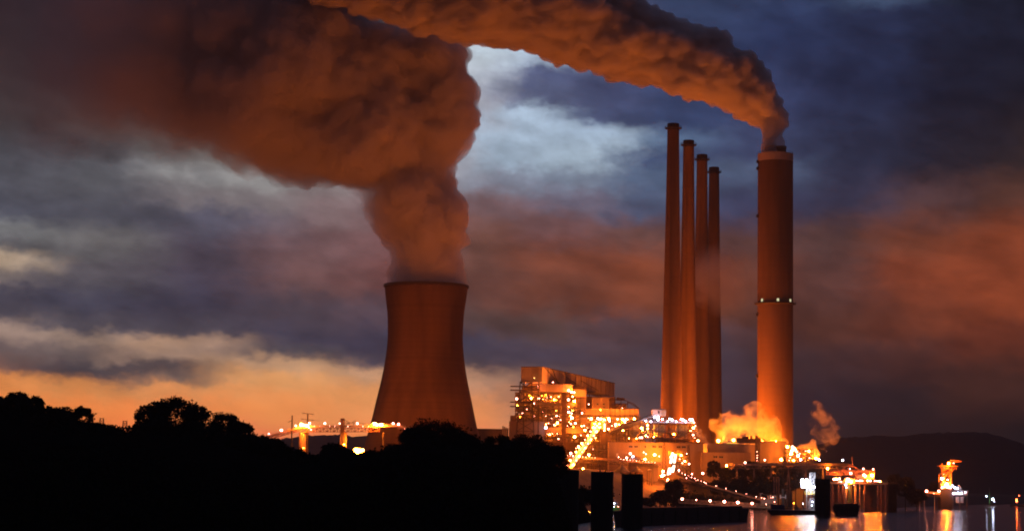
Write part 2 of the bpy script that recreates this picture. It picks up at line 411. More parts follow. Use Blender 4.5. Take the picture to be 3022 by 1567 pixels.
def hill(name, pts, Y, m, depth, seed, bumps):
    """ridge whose skyline runs through the picture points"""
    W = [P(px, py, Y) for px, py in pts]
    def ridge(x):
        if x <= W[0].x: return W[0].z
        for a, c in zip(W, W[1:]):
            if x <= c.x: return a.z+(c.z-a.z)*sst(x, a.x, c.x)
        return W[-1].z
    def hf(x, y):
        t = (y-Y)/depth
        prof = math.exp(-(t*1.9)**2)
        return 3+(ridge(x)-3+nz(x, y, 160, seed)*bumps*1.5+abs(nz(x, y, 22, seed+3))*bumps+abs(nz(x, y, 9, seed+5))*bumps*.7)*prof
    return grid_mesh(name, rng(W[0].x, W[-1].x, 5 if Y < 4000 else 8), rng(Y-depth, Y+depth, depth/22), hf, m)
hill('hills_behind_tower', [(-300,1330),(500,1322),(780,1308),(900,1296),(960,1288),(1060,1296),(1130,1300),(1300,1320),(1500,1330),(1750,1380)], 4200, hillm, 900, 1, 7)
hill('hills_beyond_river', [(2200,1400),(2300,1352),(2400,1318),(2480,1298),(2600,1291),(2750,1285),(2850,1285),(2930,1295),(2980,1318),(3020,1350),(3120,1392),(3400,1400)], 3300, hillr, 900, 4, 4)
hill('low_far_shore', [(2650,1470),(2800,1452),(2900,1458),(3000,1455),(3300,1450)], 2600, hillr, 160, 6, 3)

# near wooded bank (left), dark
BRP = [(-400,1195),(0,1205),(130,1228),(300,1288),(400,1300),(600,1300),(700,1312),(800,1338),(930,1372),(1050,1386),(1180,1352),(1290,1330),(1400,1345),(1500,1350),(1600,1360),(1660,1384),(1700,1400)]
BR = [P(px_, py_, 575) for px_, py_ in BRP]
def crest(x):
    if x <= BR[0].x: return BR[0].z
    for a_, c_ in zip(BR, BR[1:]):
        if x <= c_.x: return a_.z+(c_.z-a_.z)*(x-a_.x)/(c_.x-a_.x)
    return BR[-1].z
def bank_h(x, y):
    edge = .031*y + 1.5*nz(x, y, 30, 9) + 10*sst(y, 780, 900)
    d = edge - x
    if d < 0: return -3
    far = 1-sst(y, 640, 1000)*.45
    far *= 1-sst(y, 960, 1008)
    z = crest(x*575/max(y, 575))
    return -3 + (z+3)*sst(d, -3, 9)*(sst(y, 60, 560)**.8)*far + nz(x, y, 14, 2)*1.2
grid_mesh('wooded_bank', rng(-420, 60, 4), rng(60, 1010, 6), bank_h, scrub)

# ------------------------------------------------------------------ cooling tower
TY = 1560; k = mpp(TY)
tb = P(1250, 1395, TY); cx = P(1258, 843, TY).x
root = thing('cooling_tower', 'broad waisted concrete cooling tower with steam pouring from its open top', 'cooling tower', (cx, TY, tb.z))
prof = [(1385,196),(1339,182),(1316,172),(1249,155),(1181,140),(1114,125.5),(1060,116.5),(1011,111.5),(980,111),(925,113.5),(870,120.5),(843,123)]
W = [(hw*k, P(1258, py, TY).z) for py, hw in prof]
def interp(W, n):
    zs = [w[1] for w in W]; out = []
    for i in range(n+1):
        z = zs[0]+(zs[-1]-zs[0])*i/n
        for a, c in zip(W, W[1:]):
            if z <= c[1]+1e-6:
                # smooth (catmull) on radius
                j = W.index(a); p0 = W[max(j-1,0)]; p3 = W[min(j+2,len(W)-1)]
                t = (z-a[1])/(c[1]-a[1])
                r_ = .5*((2*a[0])+(-p0[0]+c[0])*t+(2*p0[0]-5*a[0]+4*c[0]-p3[0])*t*t+(-p0[0]+3*a[0]-3*c[0]+p3[0])*t**3)
                out.append((r_, z)); break
    return out
outer = interp(W, 48)
inner = [(r_-1.2, z) for r_, z in reversed(outer)]
MB().lathe(cx, TY, outer+inner, 96).build('shell', towerc, root, True)
zt = outer[-1][1]; rt = outer[-1][0]
MB().lathe(cx, TY, [(rt+.05, zt-1.6), (rt+.9, zt-1.4), (rt+.9, zt+.3), (rt-1.3, zt+.3)], 96).build('rim', steel, root)
MB().lathe(cx, TY, [(outer[0][0]+2, tb.z-1), (outer[0][0]+2, tb.z+.5), (0.1, tb.z+.5)], 64).build('basin', concrete, root)
for i in range(36):
    a = 2*math.pi*i/36; a2 = a+math.pi/36*(1 if i % 2 else -1)
    r0 = outer[0][0]
    MB().tube((cx+(r0+1.5)*math.cos(a2), TY+(r0+1.5)*math.sin(a2), tb.z), (cx+r0*math.cos(a), TY+r0*math.sin(a), outer[0][1]+.3), .55, n=6).build('support_column', concrete, root)

# ------------------------------------------------------------------ chimneys
CH = [ # top cx, top y, top halfwidth, Y, label
 (1987, 365.6, 17.5, 1500, 36.5, 'tallest-looking slim brown chimney, leftmost and nearest of the row of four'),
 (2032.5, 415, 16.2, 1572, 33.5, 'slim brown chimney standing second from the left in the row of four'),
 (2072, 457, 15.8, 1641, 32, 'slim brown chimney standing third in the row, its middle veiled by drifting steam'),
 (2107.5, 494.4, 15.2, 1708, 30.5, 'lowest-looking slim brown chimney, last in the row of four, next to the steam')]
for tx, ty, hw, Y, hb, lab in CH:
    t = P(tx, ty, Y); kk = mpp(Y); zb = 22.0
    root = thing('chimney', lab, 'chimney', (t.x, Y, zb), 'row of four slim brown chimneys')
    H = t.z-zb; r0, r1 = hb*kk, hw*kk
    pr = [(r0*1.02, zb), (r0*.985, zb+H*.05)]+[(r0+(r1-r0)*(1-(1-s_)**1.25), zb+H*s_) for s_ in [i/24 for i in range(2, 24)]]
    zc = t.z-20*kk
    pr = [p_ for p_ in pr if p_[1] < zc-1]+[(r1, zc)]
    MB().lathe(t.x, Y, pr, 48).build('shaft', concrete, root, True)
    MB().lathe(t.x, Y, [(r1*1.02, zc), (r1*1.02, t.z-.4), (r1*.98, t.z), (r1*.8, t.z), (r1*.8, zc)], 48).build('cap', steel, root)
    mb = MB(); mb.lathe(t.x, Y, [(r1*1.0, zc+1.2), (r1+1.9, zc+1.2), (r1+1.9, zc+1.6), (r1, zc+1.6)], 32)
    for i in range(20):
        a = 2*math.pi*i/20; c_, s_ = math.cos(a)*(r1+1.8), math.sin(a)*(r1+1.8)
        mb.beam((t.x+c_, Y+s_, zc+1.5), (t.x+c_, Y+s_, zc+2.9), .14)
    mb.lathe(t.x, Y, [(r1+1.7, zc+2.8), (r1+1.9, zc+2.8), (r1+1.9, zc+3.0), (r1+1.7, zc+3.0)], 32)
    mb.build('catwalk', steel, root)
    mb = MB(); rr = lambda z: r0+(r1-r0)*(1-(1-(z-zb)/H)**1.25)
    for i in range(40):
        z = zb+H*.03+i*(H*.9/40); z2 = z+H*.9/40
        for dx in (-.35, .35):
            mb.beam((t.x+dx-r0*.2, Y-rr(z)-.15, z), (t.x+dx-r0*.2, Y-rr(z2)-.15, z2), .12)
    mb.build('ladder', steel, root)

# big stack
SY = 1500; t = P(2288.5, 456, SY); kk = mpp(SY); zb = 22.0; r = 52.3*kk
root = thing('smokestack', 'thick pale-topped concrete stack with two flues pouring out orange smoke', 'smokestack', (t.x, SY, zb))
zc = t.z-23*kk
MB().lathe(t.x, SY, [(r*1.01, zb), (r*1.005, zb+60), (r, zc)], 72).build('shaft', concrete, root, True)
MB().lathe(t.x, SY, [(r*1.012, zc), (r*1.012, t.z), (r*.9, t.z), (0.1, t.z-.5)], 72).build('pale_top_band', mat('pale_band', (.55,.42,.33), .8, var=.1), root)
mb = MB()
for i in range(28):
    a = 2*math.pi*i/28; mb.beam((t.x+math.cos(a)*r*.99, SY+math.sin(a)*r*.99, t.z), (t.x+math.cos(a)*r*.99, SY+math.sin(a)*r*.99, t.z+1.3), .13)
mb.lathe(t.x, SY, [(r*.98, t.z+1.2), (r*1.0, t.z+1.2), (r*1.0, t.z+1.35), (r*.98, t.z+1.35)], 48)
mb.build('top_railing', steel, root)
for dx, dy, rad in ((-17, 0, 16), (17.5, 6, 15.5)):
    zf = t.z+25*kk
    mb = MB(); fx = t.x+dx*kk
    mb.lathe(fx, SY+dy*kk, [(rad*kk, t.z-.4), (rad*kk, zf-2), (rad*kk*1.06, zf-1.9), (rad*kk*1.06, zf), (rad*kk*.85, zf), (rad*kk*.85, t.z-.4)], 40).build('flue', palec, root, True)
zr = P(2288, 898, SY).z
mb = MB(); mb.lathe(t.x, SY, [(r*1.0, zr-.5), (r+2.2, zr), (r+2.2, zr+.5), (r, zr+.5)], 60)
for i in range(40):
    a = 2*math.pi*i/40; mb.beam((t.x+math.cos(a)*(r+2.1), SY+math.sin(a)*(r+2.1), zr+.4), (t.x+math.cos(a)*(r+2.1), SY+math.sin(a)*(r+2.1), zr+1.8), .13)
mb.build('gallery_ring', steel, root)
for a in (-2.52, -1.55, -.72):   # three small lit openings above the ring
    c_, s_ = math.cos(a), math.sin(a)
    p_ = Vector((t.x+c_*(r+.15), SY+s_*(r+.15), zr+2.3)); tg = Vector((-s_, c_, 0))
    mb = MB(); n_ = Vector((c_, s_, 0))
    h_ = [p_-tg*.8-n_*.2, p_+tg*.8-n_*.2, p_+tg*.8+n_*.2, p_-tg*.8+n_*.2]
    mb.hexa([q_-Vector((0,0,1.0)) for q_ in h_]+[q_+Vector((0,0,1.0)) for q_ in h_]).build('lit_opening', emit('lit_doorway', (.75, .7, .4), False), root)
for py in (1110, 930, 640, 500, 480, 1300):
    z = P(2288, py, SY).z; a = math.pi+.15
    mb = MB(); mb.box(t.x-r-1.3, t.x-r+.5, SY-3, SY-1, z-1, z+1.2); mb.build('side_platform', steel, root)

# ------------------------------------------------------------------ steam
kx = mpp(1555)
def fade_tower(q, pos):
    X, Y_, Z = q.sep(pos)
    n1 = q.noise(pos, .012, 3, .55); n2 = q.noise(pos, .045, 3, .6)
    nn = q.m('ADD', q.m('MULTIPLY', q.m('SUBTRACT', n1, .5), 120), q.m('MULTIPLY', q.m('SUBTRACT', n2, .5), 26))
    zl = q.m('MULTIPLY_ADD', X, -.10, 222)                   # lower edge
    wd = q.ss(X, -400, -110, 85, 24)
    dd = q.m('DIVIDE', q.m('ADD', q.m('SUBTRACT', Z, zl), nn), wd)
    soft = q.ss(dd, 0, 1)
    cr = q.ss(X, -135, -70)
    base = q.m('MAXIMUM', soft, cr)
    thick = q.ss(X, -420, -10, .03, 1.0)
    lowc = q.ss(Z, 165, 215, .45, 1.0)                    # thinner just above the rim
    return q.m('MULTIPLY', q.m('MULTIPLY', base, thick), lowc)
tower_sph = PS([(1259,826,110),(1258,800,117),(1240,560,104),(1215,500,112),(1120,545,72),(1075,525,62),(1020,505,70),(1235,480,95),(1180,540,95),(1257,780,110),(1253,740,112),(1245,700,118),(1300,690,82),(1225,650,128),(1305,630,78),(1205,590,128),(1262,590,95),
 (1300,560,48),(1225,520,100),(1285,520,38),(1180,470,120),
 (1285,395,105),(1300,330,118),(1325,270,98),(1290,200,110),(1240,200,130),(1325,390,75),(1345,180,52),(1300,120,45),(1270,110,42),(1180,95,44),(1160,95,40),(1125,115,55),(1345,440,45),(1155,100,50),(1261,112,52),(1395,330,32),(1385,250,34),(1370,180,34),(1370,420,38),(1335,455,36),(1325,560,28),(1345,630,38),(1352,655,36),
 (1100,400,185),(1050,250,200),(965,40,125),(900,380,190,15),(880,180,220,-10),(740,300,220),(700,80,220),(550,260,230,20),(520,40,200),(350,270,240,10),(280,40,220),(120,260,250,20),(-100,250,260),(-60,40,240),(-330,200,260)], 1560)
vt = volume_mat('cooling_tower_steam', .18, (.97, .95, .93), .0, fade_tower, .5)
plume('steam_plume', 'huge billowing plume rising from the cooling tower and drifting off to the left', tower_sph, 2.8,
      [(27, 7, 'b'), (12, 4.4, 'b'), (5.5, 2.0, 'b')], vt, 1, base=P(1260, 848, 1560))
def fade_stack(q, pos):
    n1 = q.noise(pos, .05, 4, .6)
    return q.ss(n1, .25, .6, .35, 1.0)
stack_sph = PS([(2271,442,20,0),(2306,440,19,6),(2270,425,23),(2302,420,22,4),(2268,402,26),(2300,398,25),(2284,378,38),(2297,352,24),(2279,303,30),(2240,244,36),(2193,186,34),(2160,205,60),(2098,124,42),(2015,96,30),(1965,82,46),(1877,48,56),(2270,345,47),(2240,312,62),(2212,285,76),(2180,262,86),(2150,240,96),(2100,212,106),(2052,188,110),(1990,165,114),(1924,146,117),(1860,118,121),(1800,95,125),(1740,72,132),(1680,50,138),(1610,30,146),(1550,10,150),(1480,-5,153),(1430,-15,156),(1350,-40,160),(1280,-60,165),(1200,-80,165),(1130,-105,170),(1050,-138,165),(960,-160,165)], 1500)
vs_ = volume_mat('stack_smoke', .4, (.96, .94, .92), .0, fade_stack, .5)
plume('smoke_plume', 'long billowing smoke trail bending left from the two flues of the thick stack', stack_sph, 2.2,
      [(28, 7, 'b'), (13, 4.6, 'b'), (6, 2.2, 'b'), (4, .8, 'n')], vs_, 2, base=P(2288, 436, 1500))

# ------------------------------------------------------------------ the plant
def c1(x, y): return (1480+x/5.343, 1050+y/5.343)
def c2(x, y): return (1850+x/5.345, 1150+y/5.345)
def c3(x, y): return (1640+x/5.0025, 1300+y/5.0025)
def c4(x, y): return (2020+x/5.0025, 1300+y/5.0025)
def c5(x, y): return (2380+x/5.003, 1300+y/5.003)
def c6(x, y): return (2640+x/5.003, 1300+y/5.003)
def c7(x, y): return (740+x/4.954, 1180+y/4.954)
_lamps0 = lamps
def lamps(root, pts, Y, r=.75, k='w'):
    for q in pts:
        rr = q[2] if len(q) > 2 and q[2] else r
        _n = getattr(lamps, 'n', 0); lamps.n = _n+1
        kk = k
        if k == 'w': kk = 'w' if (rr >= lamps.thr and _n % lamps.mod == 0) else 'p'
        if kk == 'p' and rr <= .62: rr *= .72
        _lamps0(root, [(q[0], q[1], rr)+tuple(q[3:])], Y, rr, kk)
lamps.thr = .6; lamps.mod = 3
def Q(t, Y): return P(t[0], t[1], Y)
def panel(root, name, cf, x0, x1, y0, y1, Y, dep, m, zb=None):
    a = cf(x0, y0); c = cf(x1, y1); mb = MB(); pb(mb, a[0], c[0], a[1], c[1], Y, dep, zb=zb); return mb.build(name, m, root)
def windows(root, cf, rects, Y, m=None, name='window'):
    for x0, x1, y0, y1 in rects:
        a = cf(x0, y0); c = cf(x1, y1); mb = MB()
        X0, X1, z0, z1 = pb(mb, a[0], c[0], a[1], c[1], Y-.12, .25)
        o = mb.build(name, m or glassd, root)
        f = MB(); w = .16; yy0, yy1 = Y-.2, Y+.02
        f.box(X0-w, X1+w, yy0, yy1, z1, z1+w).box(X0-w, X1+w, yy0, yy1, z0-w, z0).box(X0-w, X0, yy0, yy1, z0, z1).box(X1, X1+w, yy0, yy1, z0, z1)
        if X1-X0 > 1.6: xm = (X0+X1)/2; f.box(xm-.06, xm+.06, yy0, yy1-.03, z0, z1)
        fo = f.build('window_frame', steell, o)
def rail(mb, a, b_, h=1.1, n=None, w=.09):
    a, b_ = Vector(a), Vector(b_); L = (b_-a).length; n = n or max(1, int(L/2.5))
    for i in range(n+1):
        q_ = a.lerp(b_, i/n); mb.beam(q_, q_+Vector((0,0,h)), w)
    mb.beam(a+Vector((0,0,h)), b_+Vector((0,0,h)), w); mb.beam(a+Vector((0,0,h*.5)), b_+Vector((0,0,h*.5)), w*.8)
def steel_block(root, px0, px1, pyt, pyb, Y, dep, nb, nf, seed, zb=None, eq=1.0, wall=None, m=None, wallfrac=1.0, brace=.5):
    rd = random.Random(seed); m = m or steel
    A = P(px0, pyb, Y); B = P(px1, pyb, Y); zt = P((px0+px1)/2, pyt, Y).z; z0 = A.z if zb is None else zb
    xs = [A.x+(B.x-A.x)*i/nb for i in range(nb+1)]; zs = [z0+(zt-z0)*i/nf for i in range(nf+1)]
    for yy in (Y, Y+dep*.5, Y+dep):
        for x in xs:
            if yy > Y and x not in (xs[0], xs[-1]) and rd.random() < .4: continue
            MB().beam((x, yy, z0), (x, yy, zt), .45).build('column', m, root)
    for z in zs[1:]:
        mb = MB()
        mb.box(xs[0]-.6, xs[-1]+.6, Y-.8, Y+dep+.3, z-.16, z)
        mb.beam((xs[0], Y-.82, z-.45), (xs[-1], Y-.82, z-.45), .18, .5)
        rail(mb, (xs[0]-.5, Y-.7, z), (xs[-1]+.5, Y-.7, z))
        mb.build('floor_deck', m, root)
    mb = MB()
    for i in range(nb):
        for j in range(nf):
            if rd.random() < brace:
                a = (xs[i], Y+.1, zs[j]); c = (xs[i+1], Y+.1, zs[j+1]); a2 = (xs[i+1], Y+.1, zs[j]); c2_ = (xs[i], Y+.1, zs[j+1])
                if rd.random() < .5: mb.beam(a, c, .2).beam(a2, c2_, .2)
                else: mb.beam(a, c, .22) if rd.random() < .5 else mb.beam(a2, c2_, .22)
    if mb.v: mb.build('cross_bracing', m, root)
    # equipment on the floors
    for j in range(nf):
        for i in range(nb):
            h = zs[j+1]-zs[j]; w = xs[i+1]-xs[i]
            for rep in range(2):
                if rd.random() > .62*eq: continue
                t_ = rd.random(); yy = Y+rd.uniform(.15, .8)*dep; x = xs[i]+rd.random()*w
                if t_ < .35:
                    rr_ = rd.uniform(.12, .3)*h
                    MB().tube((x-w*.4, yy, zs[j]+rr_+.3), (x+w*.4, yy, zs[j]+rr_+.3), rr_, n=10).build('vessel', rd.choice((pipem, clad)), root)
                elif t_ < .6:
                    MB().box(x-w*rd.uniform(.15,.35), x+w*rd.uniform(.15,.35), yy, yy+rd.uniform(1, 3), zs[j], zs[j]+h*rd.uniform(.35,.8)).build('equipment_cabinet', rd.choice((clad, cladd, steell)), root)
                elif t_ < .85:
                    rr_ = rd.uniform(.15, .45)
                    MB().tube((x, yy, zs[j]), (x, yy, zs[min(nf, j+rd.randint(1, 3))]-.2), rr_, n=8).build('pipe', rd.choice((pipem, steell)), root)
                else:
                    zz = zs[j]+h*rd.uniform(.5, .9); MB().tube((xs[0], yy, zz), (xs[-1], yy, zz), rd.uniform(.12,.3), n=6).build('pipe', rd.choice((pipem, steell)), root)
    # stairs
    mb = MB(); xx = xs[0]+(xs[-1]-xs[0])*rd.random()*.6
    for j in range(nf):
        a = Vector((xx, Y-1.2, zs[j])); c = Vector((xx+(zs[j+1]-zs[j])*1.1, Y-1.2, zs[j+1]))
        if j % 2: a.x, c.x = c.x, a.x
        mb.beam(a, c, .9, .25); rail(mb, a+Vector((0,-.45,0)), c+Vector((0,-.45,0)), n=4)
    mb.build('stair_flight', m, root)
    if wall:
        mb = MB()
        for j in range(nf):
            for i in range(nb):
                if rd.random() < wallfrac: mb.box(xs[i]+.1, xs[i+1]-.1, Y+dep+.3+rd.random()*.4, Y+dep+1.2, zs[j]+.05, zs[j+1]-.25)
        mb.build('wall_cladding', wall, root)
    return xs, zs
def truss(mb, a, b_, h, w, n, r_=.22):
    """box truss between two points (top chord above a,b)"""
    a, b_ = Vector(a), Vector(b_); d = (b_-a); s_ = Vector((d.y, -d.x, 0)).normalized()*w/2; up = Vector((0, 0, h))
    for sd in (s_, -s_):
        mb.beam(a+sd, b_+sd, r_*1.2); mb.beam(a+sd+up, b_+sd+up, r_*1.2)
        for i in range(n):
            p0, p1 = a.lerp(b_, i/n)+sd, a.lerp(b_, (i+1)/n)+sd
            mb.beam(p0, p0+up, r_*.8)
            mb.beam(p0 if i % 2 else p0+up, p1+up if i % 2 else p1, r_*.8)
        mb.beam(b_+sd, b_+sd+up, r_*.8)
    for i in range(n+1):
        p0 = a.lerp(b_, i/n); mb.beam(p0+s_, p0-s_, r_*.7); mb.beam(p0+s_+up, p0-s_+up, r_*.7)
    return mb
def lattice_tower(root, cx_, cy_, zb, zt, wb, wt, n, m, name='lattice', rb=.3):
    mb = MB(); lv = []
    for i in range(n+1):
        t_ = i/n; w = (wb+(wt-wb)*t_)/2; z = zb+(zt-zb)*t_
        lv.append([Vector((cx_+sx_*w, cy_+sy_*w, z)) for sx_, sy_ in ((-1,-1),(1,-1),(1,1),(-1,1))])
    for i in range(n):
        for q_ in range(4):
            mb.beam(lv[i][q_], lv[i+1][q_], rb)
            mb.beam(lv[i][q_], lv[i+1][(q_+1) % 4], rb*.55); mb.beam(lv[i][(q_+1) % 4], lv[i+1][q_], rb*.55)
            mb.beam(lv[i+1][q_], lv[i+1][(q_+1) % 4], rb*.6)
    return mb.build(name, m, root)
GZ = 23.0
# --- boiler house
root = thing('boiler_house', 'tall open-sided boiler house crowded with glowing floors, pipes and floodlights', 'boiler house', P(1612, 1395, 1475))
root.location.z = GZ
steel_block(root, 1521, 1600, 1158, 1250, 1474, 24, 5, 7, 11, eq=.8, wall=clad, wallfrac=.85, m=steel, brace=.35)
steel_block(root, 1600, 1712, 1160, 1302, 1478, 26, 7, 10, 12, eq=1.0, wall=clad, wallfrac=.9, m=steel, brace=.25)
panel(root, 'upper_cladding', c1, 600, 1120, 445, 558, 1466, 20, palec)
panel(root, 'upper_cladding', c1, 1140, 1335, 527, 642, 1474, 24, clad)
panel(root, 'upper_cladding', c1, 1188, 1336, 640, 832, 1480, 20, cladd)
panel(root, 'upper_cladding', c1, 430, 640, 395, 470, 1470, 10, cladd)
panel(root, 'core_wall', c1, 320, 1338, 470, 1040, 1512, 40, cladd, zb=GZ)
panel(root, 'lower_wall', c1, 118, 680, 1030, 1400, 1462, 30, clad, zb=GZ)
panel(root, 'roof_plant', c1, 138, 214, 938, 1030, 1466, 10, cladd)
panel(root, 'cable_gantry', c1, 560, 960, 735, 790, 1464, 3, steel)
panel(root, 'cable_gantry', c1, 1020, 1180, 745, 800, 1464, 3, steel)
panel(root, 'duct', c1, 640, 1290, 1130, 1215, 1466, 5, cladd)
for x0 in range(600, 1110, 52):    # ribs of the upper cladding
    a = c1(x0, 445); c = c1(x0+8, 556); mb = MB(); pb(mb, a[0], c[0], a[1], c[1], 1465.75, .3); mb.build('cladding_rib', clad, root)
lamps(root, [c1(*q)+((.9,) if len(q) == 2 else ()) for q in ((603,400),(578,485),(240,675),(478,665),(585,670),(1060,545),(1105,570),(1145,575),(1055,690),(1150,712),(1060,885),(1105,905),(1112,975),(1095,1070),(1165,1060),(1155,1275),(898,1305),(868,945),(885,1055))], 1462)
lamps(root, [c1(*q)+(.55,) for q in ((780,648),(650,640),(720,655),(900,640),(700,690),(905,950),(905,1000),(350,750),(515,748),(655,880),(518,945),(260,880),(330,905),(400,840),(450,700),(630,750),(560,770),(700,945),(790,980),(930,1010),(740,1060),(830,1085),(1040,1100),(800,1225),(880,1225),(720,1230),(310,1220),(1090,1000),(960+90,830))], 1486)
lamps(root, [c1(*q)+(.6,) for q in ((380,640),(440,620),(640,625),(700,615),(860,700),(250,780),(300,960),(460,900),(600,1000),(860,860),(1120,860),(1200,760),(1130,1120))], 1495, k='d')  # dim lamps added behind the beams for the golden interior glow
lamps(root, [c1(700,1130)+(1.0,)], 1455, k='c')
_lamps0(root, [c1(*q)+(.55,) for q in ((650,680),(740,640),(830,690),(910,640),(280,650),(420,660),(700,1075),(850,1090),(760,1240),(880,1250),(1060,800),(1120,640),(1090,950),(1060,1050),(260,880),(430,830),(560,640),(620,850))], 1499)  # strong lamps added near the rear cladding to make bright yellow wall patches
# roof gallery that runs back from the camera
A1 = P(1600, 1083, 1450); z1 = A1.z; z0 = P(1600, 1127, 1450).z
B1 = P(1814, 1127, 1682); A0 = P(1538, 1080, 1455)
root = thing('roof_gallery', 'long blank-walled coal gallery box running along the top of the boiler house', 'gallery', (A1.x, A1.y, z0))
sh = Vector((A0.x-A1.x, 4, 0))
mid = [A1, A1.lerp(B1, .06), A1.lerp(B1, .5), B1]
MB().hexa([(A0.x, A0.y, z0), (A1.x, A1.y, z0), (B1.x, B1.y, z0), (B1.x+sh.x, B1.y+sh.y, z0),
           (A0.x, A0.y, z1), (A1.x, A1.y, z1), (B1.x, B1.y, z1), (B1.x+sh.x, B1.y+sh.y, z1)]).build('gallery_box', mat('gallery_cladding', (.40,.33,.26), .7, var=.35, scale=.12, zstreak=True), root)
MB().hexa([(A0.x-.3, A0.y-.3, z1), (A1.x+.3, A1.y-.3, z1), (B1.x+.4, B1.y, z1), (B1.x+sh.x, B1.y+sh.y, z1),
           (A0.x-.3, A0.y-.3, z1+.4), (A1.x+.3, A1.y-.3, z1+.4), (B1.x+.4, B1.y, z1+.4), (B1.x+sh.x, B1.y+sh.y, z1+.4)]).build('roof_edge', roofm, root)
mb = MB(); dn = (B1-A1).normalized(); nn = Vector((dn.y, -dn.x, 0))*.2
for s0, s1, za, zb2 in ((.03, .22, 1, .05), (.12, .2, 1, .05), (.24, .55, .8, 0), (.5, .75, .6, .1)):
    mb.beam(A1.lerp(B1, s0)*1+nn+Vector((0,0,-(1-za)*(z1-z0))), A1.lerp(B1, s1)+nn+Vector((0,0,-(1-zb2)*(z1-z0))), .35)
mb.build('stay', steel, root)
for s0 in [i/14 for i in range(1, 14)]:
    p_ = A1.lerp(B1, s0)+nn*.6; MB().beam((p_.x, p_.y, z0+.1), (p_.x, p_.y, z1-.1), .3).build('wall_rib', cladd, root)
for i in range(5):   # legs that carry the long box
    p_ = A1.lerp(B1, .25+i*.17)+sh*.5; MB().beam((p_.x, p_.y, GZ), (p_.x, p_.y, z0+.1), .9).build('leg', steel, root)
for dx in (.15, .85):
    p_ = A1+sh*dx; MB().beam((p_.x, p_.y+2, GZ), (p_.x, p_.y+2, z0+.1), .9).build('leg', steel, root)
lamps(root, [c1(810,415)+(.55,1449.0)], 1449, k='w'); lamps(root, [c1(520,350)+(.3,)], 1449.5, k='t')
# braced tower in front of the left end
root = thing('braced_steel_tower', 'dark braced steel tower with splayed legs on the left end of the boiler house', 'steel tower', P(1553, 1300, 1456)); root.location.z = GZ
k_ = mpp(1456); zt_ = P(1556, 1127, 1456).z
lt = P(1556, 1127, 1456)
lattice_tower(root, lt.x-1.0, 1457, GZ, zt_, 15.5, 8.0, 9, steel, 'braced_frame', .75)
for py in (1141, 1152, 1187, 1200):
    z = P(1556, py, 1456).z; MB().box(lt.x-12, lt.x+9, 1449.6, 1456, z-.3, z+.3).build('platform', steel, root)
# dark lift shaft
root = thing('elevator_shaft', 'plain dark lift shaft standing upright in front of the glowing boiler house', 'elevator shaft', P(1665, 1360, 1446)); root.location.z = GZ
a = P(1659, 1162, 1446); c = P(1671, 1162, 1446)
MB().box(a.x, c.x, 1446, 1450, GZ, a.z).build('shaft_casing', mat('brown_shaft', (.13,.08,.06), .85, var=.2, scale=.3), root)
MB().box(a.x-.25, c.x+.25, 1445.7, 1450.3, a.z, a.z+.5).build('shaft_cap', steel, root)
for i in range(9):
    z = GZ+6+i*5.5; MB().box(a.x-.2, c.x+.2, 1445.8, 1446.2, z, z+.4).build('landing_ledge', steel, root)
# annex with two windows
root = thing('lit_annex', 'bright orange-lit box room with two small dark windows high beside the boiler house', 'annex', P(1773, 1205, 1486))
panel(root, 'wall', c1, 1435, 1702, 664, 832, 1486, 12, palec)
panel(root, 'roof', c1, 1430, 1708, 656, 664, 1485.6, 13, roofm)
windows(root, c1, ((1503,1530,748,772),(1598,1628,748,772)), 1486)
windows(root, c1, ((1605,1628,800,826),), 1486, steel, 'vent')
lamps(root, [c1(1375,762)+(.6,)], 1478)
lamps(root, [c1(1795,822)+(.5,), c1(1905,822)+(.5,)], 1530)
lamps(root, [c1(1560,850)+(.6,)], 1476, k='d')
# back part of the house with tank
root = thing('rear_boiler_unit', 'stepped boiler block with a tank and roof trusses, right of the two-windowed annex', 'boiler house', P(1800, 1395, 1520)); root.location.z = GZ
panel(root, 'wall', c1, 1338, 1790, 640, 1300, 1560, 40, cladd, zb=GZ)
a = c1(1860, 835); t0 = Q(c1(1745, 830), 1535); t1 = Q(c1(1975, 830), 1535); zt_ = Q(c1(1860, 742), 1535).z
MB().tube((t0.x, 1540, (t0.z+zt_)/2), (t1.x, 1540, (t0.z+zt_)/2), (zt_-t0.z)/2, n=20).build('tank', clad, root, False)
mb = MB()
for (xa, ya, xb, yb) in ((1700,690,1940,690),(1700,690,1700,830),(1790,640,1790,830),(1885,690,1885,830),(1940,690,2170,830),(1990,720,2080,750),(2080,750,2170,830),(1990,720,1990,830),(1880,830,2000,740),(1790,830,1880,740),(1700,830,2170,830),(1820,655,1940,680)):
    mb.beam(Q(c1(xa, ya), 1528), Q(c1(xb, yb), 1528), .5)
mb.build('roof_truss', steel, root)
panel(root, 'roof_fan', c1, 1815, 1940, 660, 700, 1530, 4, steel)
panel(root, 'duct_band', c1, 1222, 1600, 832, 925, 1500, 20, cladd)
panel(root, 'duct_band', c1, 1600, 2165, 836, 958, 1506, 22, clad)
for i in range(12):
    x0 = 1240+i*78; a_ = c1(x0, 838); c_ = c1(x0+9, 955); mb = MB(); pb(mb, a_[0], c_[0], a_[1], c_[1], 1499.4 if x0 < 1590 else 1505.5, .6); mb.build('duct_rib', steel, root)
steel_block(root, 1709, 1888, 1230, 1302, 1500, 26, 9, 5, 21, eq=1.0, wall=clad, wallfrac=.8, brace=.6)
lamps(root, [c1(*q)+(.9,) for q in ((1270,902),(1415,990),(1520,985),(1575,990),(1690,990),(1705,1025),(1830,995),(1910,1000),(1965,990),(1990,1000),(2092,990),(1950,1060),(1800,1080),(1315,1168),(1300,1100),(1550,1000),(1940,1020))], 1493)
